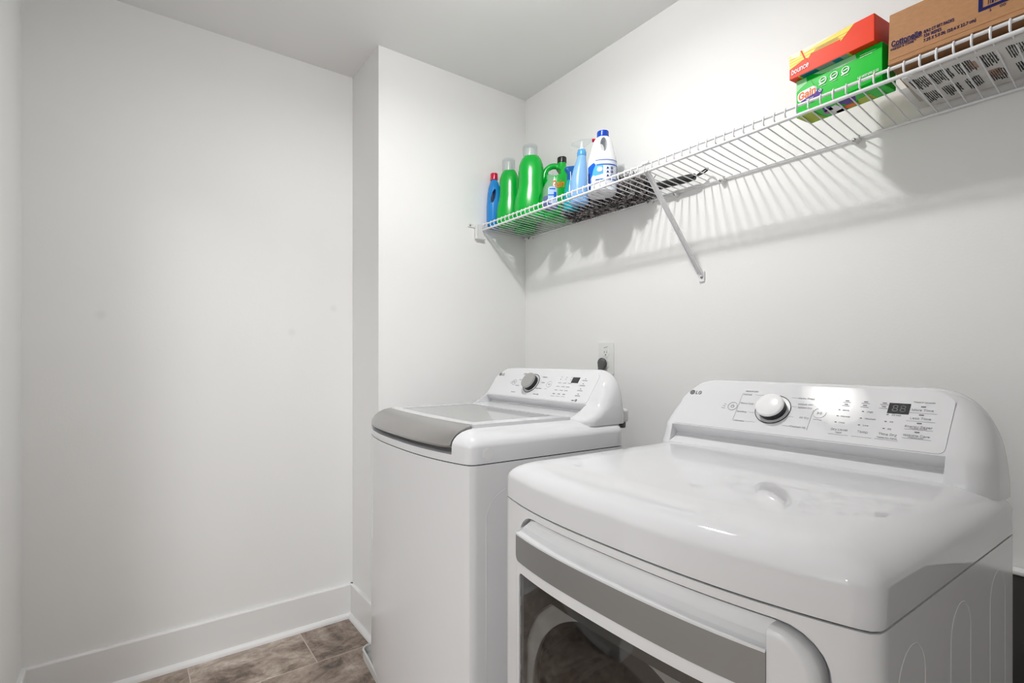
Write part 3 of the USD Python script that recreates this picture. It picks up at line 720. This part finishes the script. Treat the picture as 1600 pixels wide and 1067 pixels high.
part(b_, 'foot_screw', spin([(0.0045, 0), (0.0045, 0.002), (0.003, 0.003)], 12, (0, -1, 0), (-0.981, YB - 0.006, 1.440)), 'screw_metal')

# ------------------------------------------------------------------ bottles. Local frame: -y faces the room's middle, x runs along the shelf
ROT = 52.0
def zs_at(y):  # deck height
    return ZB + (1.7695 - ZB) * (1.600 - y) / (1.600 - YF) + 0.0022
def bottle(name, label, cat_, x, y, rot=ROT, group=None):
    return thing(name, label, cat_, (x, y, float(zs_at(y - 0.03))), rot, group)
def body(rows, n=40, e=2.3):
    return loft([sup(r[3] if len(r) > 3 else 0, r[4] if len(r) > 4 else 0, r[1], r[2], r[0], r[5] if len(r) > 5 else e, n) for r in rows])
def cap_cup(t, z, r, h, inner, n='cap'):
    g = UsdGeom.Xform.Define(stage, numbered(str(t.GetPath()) + '/cap')).GetPrim()
    part(g, 'spout', spin([(inner * 1.1, z - 0.002), (inner * 1.1, z + 0.004), (inner, z + 0.006), (inner * 0.9, z + h * 0.75), (inner * 0.6, z + h * 0.78), (0, z + h * 0.79)], 24), 'white_plastic', 35, 'white pour spout')
    cup = man(spin([(r * 0.97, z), (r, z + h * 0.9), (r * 0.94, z + h), (0, z + h)], 32)) - man(spin([(r * 0.97 - 0.0016, z - 0.001), (r - 0.0016, z + h * 0.88), (0, z + h - 0.002)], 32))
    part(g, 'measuring_cup', tri(cup), 'clear_plastic', 35, 'clear measuring cup')

# 1 blue jug with red cap
t = bottle('detergent_jug', 'blue detergent jug with red cap and handle hole at the shelf\'s corner end', 'bottle', -1.888, 1.388, 68)
m = body([(0, .030, .026), (.004, .033, .030), (.03, .034, .031), (.10, .034, .031), (.15, .031, .029), (.185, .026, .026), (.205, .020, .020), (.215, .014, .015), (.222, .013, .013)], e=2.6)
hole = m3.Manifold.sphere(1, 32).scale([.0095, .2, .034]).rotate([0, 14, 0]).translate([-.010, 0, .138])
part(t, 'body', tri(man(m) - hole), 'blue_plastic', 40)
part(t, 'cap', spin([(.0165, .219), (.017, .222), (.017, .247), (.0155, .250), (0, .250)], 28), 'red_plastic', 35, 'red screw cap')
# 2, 3 green jugs with clear cups
def green_jug(name, label, x, y, s, r, rot):
    t = bottle(name, label, 'bottle', x, y, rot)
    rows = [(0, .88, .9), (.012, .98, 1.0), (.06, 1.0, 1.0), (.16, 1.0, 1.0), (.30, .95, .98), (.42, .86, .93), (.52, .80, .9), (.64, .80, .9), (.76, .80, .88), (.86, .76, .84), (.93, .66, .76), (.96, .60, .66), (.98, .54, .56), (1.0, .50, .50)]
    rows = [(z * s, a * r * 1.0, b * r * 0.90, (0.06 if z > .4 else 0.0) * r * min(1, max(0, (z - .3) / .2)), 0) for z, a, b in rows]
    m = man(body(rows, e=2.5))
    grip = m3.Manifold.sphere(1, 48).scale([r * .62, r * .40, s * .26]).rotate([0, 16, 0]).translate([r * 1.18, -r * .80, s * .30])
    grip2 = m3.Manifold.sphere(1, 48).scale([r * .40, r * .34, s * .20]).rotate([0, -8, 0]).translate([r * .92, -r * .90, s * .72])
    part(t, 'body', tri(m - grip - grip2), 'green_plastic', 50)
    return t
t = green_jug('fabric_softener_jug', 'smaller bright green jug with clear cap, beside the blue jug', -1.822, 1.422, .250, .0560, 50)
cap_cup(t, .247, .0300, .056, .0190)
t = green_jug('fabric_softener_jug', 'larger bright green jug with clear cap, tallest of the green bottles', -1.687, 1.436, .273, .0690, 50)
cap_cup(t, .269, .0325, .054, .0200)
t = bottle('fabric_softener_jug', 'green jug in the corner behind the two clear-capped jugs, only its base in view', 'bottle', -1.845, 1.538, 50)
part(t, 'body', body([(0, .046, .044), (.004, .052, .050), (.10, .052, .050), (.15, .044, .042), (.18, .026, .024), (.19, .018, .018)], e=2.6), 'green_plastic', 50)
part(t, 'cap', spin([(.019, .188), (.019, .212), (.017, .215), (0, .215)], 24), 'green_dark', 35, 'dark green cap')
# 4 green bottle with hoop handle and black cap
t = bottle('laundry_bottle', 'green bottle with hoop handle, black cap and orange lettering', 'bottle', -1.612, 1.527, 50)
m = man(body([(0, .055, .042), (.006, .061, .046), (.08, .062, .047), (.15, .060, .046), (.185, .056, .043), (.205, .048, .036, .006), (.215, .036, .030, .012), (.222, .024, .022, .018), (.232, .0185, .0185, .020), (.250, .018, .018, .020)], e=2.5))
hoop = man(tube(np.vstack([[(-.052, 0, .13)], [(-.056, 0, .165)], arc((-.014, 0, .190), .043, 180, 28, 14, (1, 0, 0), (0, 0, 1.10)), [(.020, 0, .202)]]), .0125, 14))
hl = m3.Manifold.sphere(1, 32).scale([.028, .2, .022]).rotate([0, 14, 0]).translate([-.015, 0, .204])
mb = tri((m - hl) + hoop)
part(t, 'body', mb, 'green_plastic', 45)
part(t, 'cap', spin([(.0195, .248), (.0200, .250), (.0200, .270), (.0185, .273), (0, .273)], 28, None, (.020, 0, 0)), 'black_cap', 35, 'black screw cap')
def wrapped(ms, rx, ry, off=0.0006, e=2.5, cx=0.0, dz=0.0):
    """2-D meshes (x = arc across the front, y = height) wrapped onto the -y side of a superellipse body"""
    m = cat(ms).copy(); v = m.vertices
    xx = v[:, 0]
    th = np.clip((xx - cx) / rx, -0.995, 0.995)
    yy = -ry * (1 - np.abs(th) ** e) ** (1 / e)
    m.vertices = np.column_stack([xx, yy - off - v[:, 2] * 0.0005, v[:, 1] + dz])
    if m.volume < 0: m.invert()
    return m
def dice(m, ref=0.008):
    v, f = trimesh.remesh.subdivide_to_size(m.vertices, m.faces, ref * 1.0, max_iter=12)
    return trimesh.Trimesh(v, f, process=False)
def lab(poly, ref=0.006):
    m = trimesh.creation.extrude_polygon(poly, 0.0006, engine='earcut')
    m = dice(m, ref); m.vertices[:, 2] *= 1 / 0.0006
    return m
part(t, 'lettering', wrapped([txt('Gain', .029, -.026, .130, True, .052, 'l', 0.1)], .062, .0472), 'ink_orange', False, 'orange printed lettering')
part(t, 'leaf_print', wrapped([lab(Point(-.036, .112).buffer(.007))], .062, .0472), 'ink_yellow', False)
# 5 small clear bottle with blue liquid
t = bottle('dish_soap_bottle', 'small clear bottle with dark blue liquid and pale label, in front of the green bottles', 'bottle', -1.527, 1.408, 52)
part(t, 'body', body([(0, .028, .022), (.004, .0315, .025), (.065, .0315, .025), (.088, .030, .024), (.104, .022, .019), (.116, .013, .013), (.126, .0125, .0125)], e=2.4), 'clear_plastic', 40, 'clear plastic bottle body')
part(t, 'liquid', body([(.002, .0275, .0215), (.006, .0311, .0246), (.050, .0311, .0246), (.0505, .028, .022)], e=2.4), 'liquid_blue', 40, 'dark blue liquid')
lb = part(t, 'label', wrapped([lab(rrect(-.012, .024, .018, .086, .012))], .0318, .0254, .0008, 2.4), 'label_pale', 30, 'pale blue label')
part(lb, 'label_band', wrapped([lab(sbox(-.011, .050, .012, .054)), lab(sbox(-.006, .075, .018, .079)), lab(sbox(.012, .036, .022, .064))], .0318, .0254, .0014, 2.4), 'label_blue', False)
part(t, 'cap', spin([(.0135, .124), (.0145, .126), (.0145, .140), (.011, .144), (.010, .154), (.007, .158), (0, .158)], 24), 'clear_plastic', 35, 'clear flip cap')
# 6 teal spray bottle, blue head
t = bottle('cleaner_bottle', 'teal spray bottle with dark blue trigger head between the green and pale blue bottles', 'bottle', -1.478, 1.476, 52)
part(t, 'body', body([(0, .028, .024), (.005, .032, .027), (.05, .031, .026), (.09, .025, .022), (.112, .019, .018), (.122, .0165, .0165)], e=2.3), 'teal_plastic', 40)
hd = m3.Manifold.batch_hull([m3.Manifold.sphere(.012, 16).translate([x_, 0, z_]) for x_, z_ in ((-.014, .168), (.030, .172), (.034, .158), (-.004, .150))])
hd = hd + m3.Manifold.cylinder(.034, .0175, .0150, 24).translate([0, 0, .120])
part(t, 'spray_head', tri(hd), 'deep_blue', 40, 'dark blue spray head')
# 7 pale blue spray bottle
t = bottle('spray_bottle', 'pale blue spray bottle with clear trigger head beside the white bleach jug', 'bottle', -1.404, 1.448, 52)
part(t, 'body', body([(0, .030, .028, .002), (.005, .036, .033, .000), (.05, .037, .034, -.001), (.095, .033, .031, -.001), (.14, .026, .026, .003), (.172, .0195, .0195, .007), (.186, .0165, .0165, .009), (.192, .0155, .0155, .009)], e=2.2), 'pale_blue', 45)
part(t, 'collar', spin([(.0165, .188), (.0180, .190), (.0180, .202), (.0165, .206), (.0150, .213), (0, .213)], 28, None, (.009, 0, 0)), 'collar_blue', 40, 'blue screw collar')
hg = UsdGeom.Xform.Define(stage, str(t.GetPath()) + '/spray_head').GetPrim()
part(hg, 'pump_stem', spin([(.0100, .212), (.0075, .222), (.0055, .246), (0, .247)], 16, None, (.009, 0, 0)), 'white_plastic', 40)
part(hg, 'head_shell', tri(m3.Manifold.batch_hull([m3.Manifold.sphere(r_, 16).translate([x_, 0, z_]) for x_, z_, r_ in ((-.026, .236, .006), (.004, .246, .009), (.044, .250, .007), (.012, .228, .010))])), 'clear_plastic', 40, 'clear trigger head')
part(hg, 'trigger', tube([(-.022, 0, .242), (-.034, 0, .236), (-.036, 0, .224), (-.030, 0, .212)], .0035, 8), 'clear_plastic', True)
part(hg, 'nozzle', spin([(.0065, 0), (.0065, .010), (.004, .012), (0, .012)], 16, (1, 0, 0.05), (.050, 0, .250)), 'red_plastic', 35, 'red nozzle tip')
# 8 bleach jug
t = bottle('bleach_jug', 'white bleach jug with blue cap and blue and white label', 'bottle', -1.281, 1.440, 50)
m = man(body([(0, .046, .046), (.006, .052, .051), (.05, .0535, .052), (.113, .0535, .052), (.130, .0515, .050), (.150, .0455, .043), (.180, .0385, .036, .001), (.200, .0325, .031, .002), (.208, .0275, .027, .003), (.214, .0205, .0205, .003), (.222, .0180, .0180, .003)], e=2.2))
hole = m3.Manifold.sphere(1, 32).scale([.0125, .2, .0290]).translate([.001, 0, .176])
part(t, 'body', tri(m - hole), 'bleach_white', 45)
part(t, 'cap', spin([(.0205, .212), (.0215, .214), (.0215, .233), (.0200, .236), (0, .236)], 32, None, (.003, 0, 0)), 'cap_blue', 35, 'blue screw cap')
LBZ = -0.014
lb = part(t, 'label', wrapped([lab(sbox(-.0525, .020, .0525, .128))], .0538, .0524, .0006, 2.2, 0.0, LBZ), 'label_white', 30, 'pale blue label')
part(lb, 'label_sky_panel', wrapped([lab(Polygon([(-.040, .108), (-.004, .108), (-.004, .078), (-.016, .074), (-.045, .070)]))], .0538, .0524, .0012, 2.2, 0.0, LBZ), 'label_sky', 30)
part(lb, 'label_blue_swoosh', wrapped([lab(Polygon([(-.0525, .112), (-.036, .120), (-.030, .112), (-.038, .094), (-.044, .066), (-.046, .020), (-.0525, .020)]))], .0538, .0524, .0018, 2.2, 0.0, LBZ), 'label_blue', 30)
part(lb, 'label_navy_edge', wrapped([lab(sbox(-.0527, .020, -.0480, .088))], .0538, .0524, .0024, 2.2, 0.0, LBZ), 'label_navy', 30)
part(lb, 'label_lines', wrapped([lab(sbox(-.030, .1265, .050, .128)), lab(sbox(-.028, .109, .050, .1120)), lab(sbox(-.030, .055, .045, .058)), lab(sbox(.0495, .02, .0515, .11))], .0538, .0524, .0024, 2.2, 0.0, LBZ), 'label_blue', 30)
ic = []
for r0 in range(3):
    z0 = .098 - .014 * r0
    ic += [lab(Polygon([(.008, z0 - .004), (.012, z0 + .004), (.017, z0 - .002)])), lab(sbox(.024, z0 - .0045, .032, z0 + .004).difference(sbox(.026, z0 - .0025, .030, z0 + .002)))]
part(lb, 'label_icons', wrapped(ic, .0538, .0524, .0024, 2.2, 0.0, LBZ), 'label_navy', 30)
part(lb, 'label_dot', wrapped([lab(Point(-.016, .093).buffer(.0095)), lab(affinity.scale(Point(-.037, .062).buffer(.0075), 1, 1.6))], .0538, .0524, .0026, 2.2, 0.0, LBZ), 'ink_white', 30)

# ------------------------------------------------------------------ duster lying behind the bottles
t = thing('duster', 'grey fluffy microfibre duster with black handle lying on the wire shelf', 'duster')
zc = 1.793
core = m3.Manifold.batch_hull([m3.Manifold.sphere(.014, 16).scale([1, 1.7, .8]).translate([x_, y_, zc]) for x_, y_ in ((-1.52, 1.552), (-1.20, 1.542))])
part(t, 'head_core', tri(core), 'duster_core', 40)
rg = np.random.default_rng(7)
pts, cnt, wid = [], [], []
N = 5200
for k in range(N):
    u = rg.random(); x_ = -1.555 + 0.385 * u; y_ = 1.554 - 0.008 * u
    a = rg.random() * 2 * math.pi
    endk = math.sqrt(max(0.12, 1 - max(0, (abs(u - 0.5) - 0.36) / 0.16) ** 2))
    dirv = np.array([rg.normal(0, .35) + (u - .5) * 0.5, math.cos(a) * 1.25, math.sin(a) * 0.75])
    base = np.array([x_, y_ + math.cos(a) * .020, zc + math.sin(a) * .009])
    Ln = (0.024 + 0.030 * rg.random()) * endk
    w1, w2 = rg.normal(0, .008, 3), rg.normal(0, .010, 3)
    dn = dirv / np.linalg.norm(dirv)
    P4 = np.array([base, base + dn * Ln * .4 + w1 * .5, base + dn * Ln * .8 + w1, base + dn * Ln + w2])
    P4[:, 1] = np.minimum(P4[:, 1], 1.602)
    P4[:, 2] = np.maximum(P4[:, 2], 1.752)
    pts.append(P4); cnt.append(4)
bc = UsdGeom.BasisCurves.Define(stage, str(t.GetPath()) + '/fluff')
bc.CreateTypeAttr('cubic'); bc.CreateBasisAttr('bspline'); bc.CreateWrapAttr('pinned')
bc.CreatePointsAttr(Vt.Vec3fArray.FromNumpy(np.vstack(pts).astype(np.float32)))
bc.CreateCurveVertexCountsAttr(Vt.IntArray(cnt))
bc.CreateWidthsAttr(Vt.FloatArray([0.0026])); bc.SetWidthsInterpolation('constant')
UsdShade.MaterialBindingAPI.Apply(bc.GetPrim()).Bind(M['duster_grey'])
tag(bc, 'grey fluffy microfibre strands', kind='stuff')
hd_ = [(-1.20, 1.545, 1.790), (-1.165, 1.552, 1.786), (-1.14, 1.555, 1.784), (-1.12, 1.557, 1.782), (-0.985, 1.565, 1.777)]
part(t, 'handle', tube(np.array([np.interp(np.linspace(0, 4, 24), range(5), [q[i] for q in hd_]) for i in range(3)]).T, np.interp(np.linspace(0, 1, 24), [0, .25, .38, .42, .97, 1], [.008, .008, .009, .0135, .0135, .011]), 16), 'black_cap', 40, 'black handle')
lp = [(-0.985, 1.565, 1.777), (-0.972, 1.575, 1.782), (-0.958, 1.582, 1.788), (-0.947, 1.580, 1.792), (-0.941, 1.570, 1.792), (-0.944, 1.560, 1.788), (-0.958, 1.557, 1.782), (-0.972, 1.560, 1.778), (-0.985, 1.564, 1.776)]
part(t, 'hanging_loop', tube(lp, .0027, 8), 'black_cap', True, 'black hanging loop')

# ------------------------------------------------------------------ boxes on the right
RB = -6.0
t = thing('dryer_sheet_box', 'green dryer sheet box with orange lettering lying on the wire shelf under the red box', 'box', (-0.5945, 1.3915, 1.7735), RB)
GW, GD, GH = 0.1850, 0.064, 0.0945
part(t, 'carton', rbox(0, GW, 0, GD, 0, GH, .0012, 6), 'carton_green', 20)
F = ((0, 0, 0), (1, 0, 0), (0, 0, 1))
part(t, 'lettering', onto([txt('Gain', .017, .006, .041, True, .040, 'l', .12, 4)], F[0], F[1], F[2], .0008), 'ink_orange', False, 'orange printed lettering')
part(t, 'lettering_outline', onto([flat(affinity.rotate(rrect(.003, .049, .037, .063, .010), 4))], F[0], F[1], F[2], .0001), 'ink_white', False, 'white outline of the lettering')
sw = Polygon([(.012, .036), (.022, .027), (.040, .025), (.056, .034), (.062, .045), (.052, .050), (.046, .043), (.028, .040)])
part(t, 'swoosh', onto([flat(sw.buffer(.002).buffer(-.001))], F[0], F[1], F[2], .0006), 'ink_purple', False, 'purple swoosh')
part(t, 'white_print', onto([txt('FRESH SCENT', .0026, .024, .0345, True, .018, 'l'), txt('SHEETS', .0024, .028, .0305, True, .010, 'l'), flat(Point(.0565, .045).buffer(.0035).difference(Point(.0565, .045).buffer(.0018)))] +
     [flat(affinity.scale(Point(x_, .0665).buffer(.0085), 1.0, 1.0).difference(Point(x_, .0672).buffer(.0062)).union(sbox(x_ - .009, .0570, x_ - .003, .0600))) for x_ in (.063, .0875, .112)] +
     [flat(affinity.rotate(sbox(x_ - .005, .0660, x_ + .005, .0685), 10)) for x_ in (.063, .0875, .112)] +
     [bar(x_ - .006, x_ + .006, .0535, .0544) for x_ in (.064, .0885, .113)] + [bar(.080, .115, .0805, .0812), bar(.142, .174, .083, .0840), bar(.142, .166, .0785, .0795), txt('160 SHEETS/FEUILLES', .0050, .137, .0320, True, .042, 'l')], F[0], F[1], F[2], .0010), 'ink_white', False, 'white printed marks')
part(t, 'perforation', onto([bar(.029 + .0016 * i, .0302 + .0016 * i, .090 - .0033 * i, .0912 - .0033 * i) for i in range(14)], F[0], F[1], F[2], .0010), 'green_dark', False)
part(t, 'pale_burst', onto([flat(Polygon([(.001, .092), (.001, .064), (.010, .070), (.026, .078), (.024, .092)])), flat(Polygon([(.040, .0925), (.060, .084), (.10, .078), (.135, .081), (.132, .0925)]))], F[0], F[1], F[2], .0001), 'ink_mint', False)
# bottom print (seen through the wires)
B = ((0, 0, 0), (1, 0, 0), (0, -1, 0))
for mt, pg in (('ink_lime', [Polygon([(.002, 0), (.040, 0), (.040, -.060), (.002, -.060)]), Polygon([(.125, -.03), (.150, -.025), (.150, -.060), (.112, -.060)])]), ('ink_white', [Polygon([(.055, -.02), (.085, -.01), (.088, -.060), (.060, -.060)])]),
               ('ink_purple', [Polygon([(.060, -.002), (.075, -.006), (.072, -.03), (.052, -.028)]), Polygon([(.090, -.004), (.13, -.004), (.12, -.03), (.10, -.035)]), Polygon([(.068, -.048), (.088, -.044), (.088, -.061), (.066, -.061)])]),
               ('ink_magenta', [Point(.055, -.036).buffer(.006)]), ('ink_orange', [affinity.scale(Point(.101, -.046).buffer(.011), 1.5, .9)])):
    for q_ in pg:
        part(t, 'bottom_print', extr(affinity.scale(q_, 1, -1, origin=(0, 0)), -.0009 if mt == 'ink_orange' else -.0005, -.0001), mt, False)
t = thing('dryer_sheet_box', 'red dryer sheet box with yellow bands and white lettering on top of the green box', 'box', (-0.6035, 1.3740, 1.8682), RB)
RW, RD, RH = 0.1850, 0.075, 0.0610
part(t, 'carton', rbox(0, RW, 0, RD, 0, RH, .0012, 6), 'carton_red', 20)
part(t, 'lettering', onto([txt('bounce', .0125, .006, .010, True, .041, 'l', .12, 4)], F[0], F[1], F[2], .0010), 'ink_white', False, 'white printed lettering')
ye = [Polygon([(.0005, .060), (.0005, .030 - .0), (.034, .042), (.029, .060)])]
ye = [Polygon([(.0005, .0605), (.0005, .026), (.036, .036), (.027, .0605)]), Polygon([(.031, .0605), (.040, .036), (.046, .033), (.052, .041), (.118, .040), (.117, .0345), (.146, .0605)])]

st = shapely.union_all([sbox(0, z_, .2, z_ + .0008) for z_ in (.0345, .0415, .0485)])
part(t, 'yellow_band', onto([flat(p_.difference(st)) for p_ in ye], F[0], F[1], F[2], .0001), 'ink_yellow', False, 'yellow printed bands')
part(t, 'pale_glint', onto([flat(Polygon([(.004, .0605), (.006, .050), (.026, .048), (.027, .0605)])), flat(Polygon([(.033, .0605), (.038, .050), (.070, .055), (.13, .0605)]))], F[0], F[1], F[2], .0006), 'ink_pale', False)  # lamp glare on the box front, painted in a pale colour
part(t, 'perforation', onto([bar(.028 + .0014 * i, .0291 + .0014 * i, .0575 - .0028 * i, .0586 - .0028 * i) for i in range(12)], F[0], F[1], F[2], .0010), 'carton_darkred', False)
part(t, 'fine_print', onto([bar(.062, .112, .0465, .0472), bar(.060, .114, .0435, .0445)], F[0], F[1], F[2], .0010), 'ink_tan', False)
part(t, 'bottom_panel', extr(sbox(.024, .001, .130, .030), -.0005, -.0001), 'ink_grey', False)
for q_ in (sbox(.026, .001, .062, .03), sbox(.098, .001, .115, .03)):
    part(t, 'bottom_print', extr(q_, -.0009, -.0004), 'ink_teal', False)
for q_ in (sbox(.021, .001, .025, .03), sbox(.129, .001, .134, .03)):
    part(t, 'bottom_edge', extr(q_, -.0009, -.0001), 'ink_lime', False)

# paper towel pack and the carton on it
t = thing('wipes_carton', 'brown cardboard carton with navy lettering at the right end of the shelf', 'carton', (-0.3970, 1.3600, 1.8030))
UsdGeom.Xformable(t).AddRotateXOp().Set(-5.0)
UsdGeom.Xformable(t).AddScaleOp().Set(Gf.Vec3f(0.99, 0.99, 0.99))
CW, CD, CH = 0.40, 0.215, 0.1150
part(t, 'carton_body', rbox(0, CW, 0, CD, 0, CH, .0015, 6), 'cardboard', 20)
part(t, 'bottom_flap', rbox(0.002, CW - .002, -.0008, .012, 0.0095, 0.0102, .0003, 4), 'cardboard', False)
o0 = (0, -.0002, 0)
X0, Z0 = -0.4010, 1.8065
def tx(s, h, x, z, w, b=True): return txt(s, h, x - X0, z - Z0, b, w, 'l')
pr = [tx('Cottonelle', .0120, -.3955, 1.8455, .0515), tx('—FLUSHABLE WIPES—', .0030, -.3935, 1.8420, .0505), tx('FRESH & CARE', .0042, -.3965, 1.8365, .0400), tx('TM', .0018, -.3558, 1.8390, .003),
      tx('8/42 CT RFT PACKS', .0062, -.3405, 1.8468, .0478), tx('336 WIPES', .0062, -.3405, 1.8375, .0285), tx('7.25 X 5.0 IN. (18.4 X 12.7 cm)', .0062, -.3405, 1.8275, .0800)]
fx = -.2570 - X0; fz = 1.8435 - Z0
frm = sbox(fx, fz, fx + .17, CH - .004).difference(sbox(fx + .0058, fz + .0058, fx + .17 - .0058, CH - .01))
pr.append(flat(frm))
rb = random.Random(3); xx = fx + .0135
while xx < fx + .155:
    wv = rb.choice((.0008, .0008, .0016, .0024)); pr.append(bar(xx, xx + wv, fz + .0085, CH - .014)); xx += wv + rb.choice((.0010, .0016, .0022))
for s, x_ in (('1', -.2415), ('00', -.2270), ('36000', -.2020)):
    pr.append(tx(s, .0050, x_, 1.8365, None, False))
part(t, 'lettering', onto(pr, o0, (1, 0, 0), (0, 0, 1), .0003), 'ink_navy', False, 'navy printed lettering')
t = thing('wrapped_pack', 'flat white wrapped pack with rows of black print under the cardboard carton', 'pack', (-0.3830, 1.3910, 1.7735))
part(t, 'pack_body', rbox(0, .37, 0, .205, 0, .0105, .004, 10), 'paper_wrap', 40)
rb = random.Random(11); pr = []
xx = .008
while xx < .355:
    for y0, y1 in ((.016, .088), (.108, .178)):
        n_ = rb.choice((7, 8, 9)); x1 = xx
        for k in range(n_):
            ye_ = y1 - rb.random() * .020
            yy_ = y0 + rb.random() * .006
            while yy_ < ye_:
                l_ = rb.uniform(.005, .014)
                pr.append(sbox(x1, yy_, x1 + rb.choice((.0014, .0017, .0024)), min(yy_ + l_, ye_))); yy_ += l_ + .0010
            x1 += .0036
    xx += .0036 * 8.5 + rb.uniform(.003, .010)
part(t, 'black_print', extr(shapely.union_all(pr), -.0005, -.0001), 'ink_black', False, 'rows of black print', 'stuff')
for q_ in (sbox(.10, .03, .112, .07), sbox(.118, .105, .136, .15)):
    part(t, 'tan_print', extr(q_, -.0004, -.0001), 'ink_tan', False)
film = rbox(-.020, .004, .060, .205, .002, .006, .0018, 6)
part(t, 'wrap_end', film, 'film', True, 'clear crumpled wrap end')
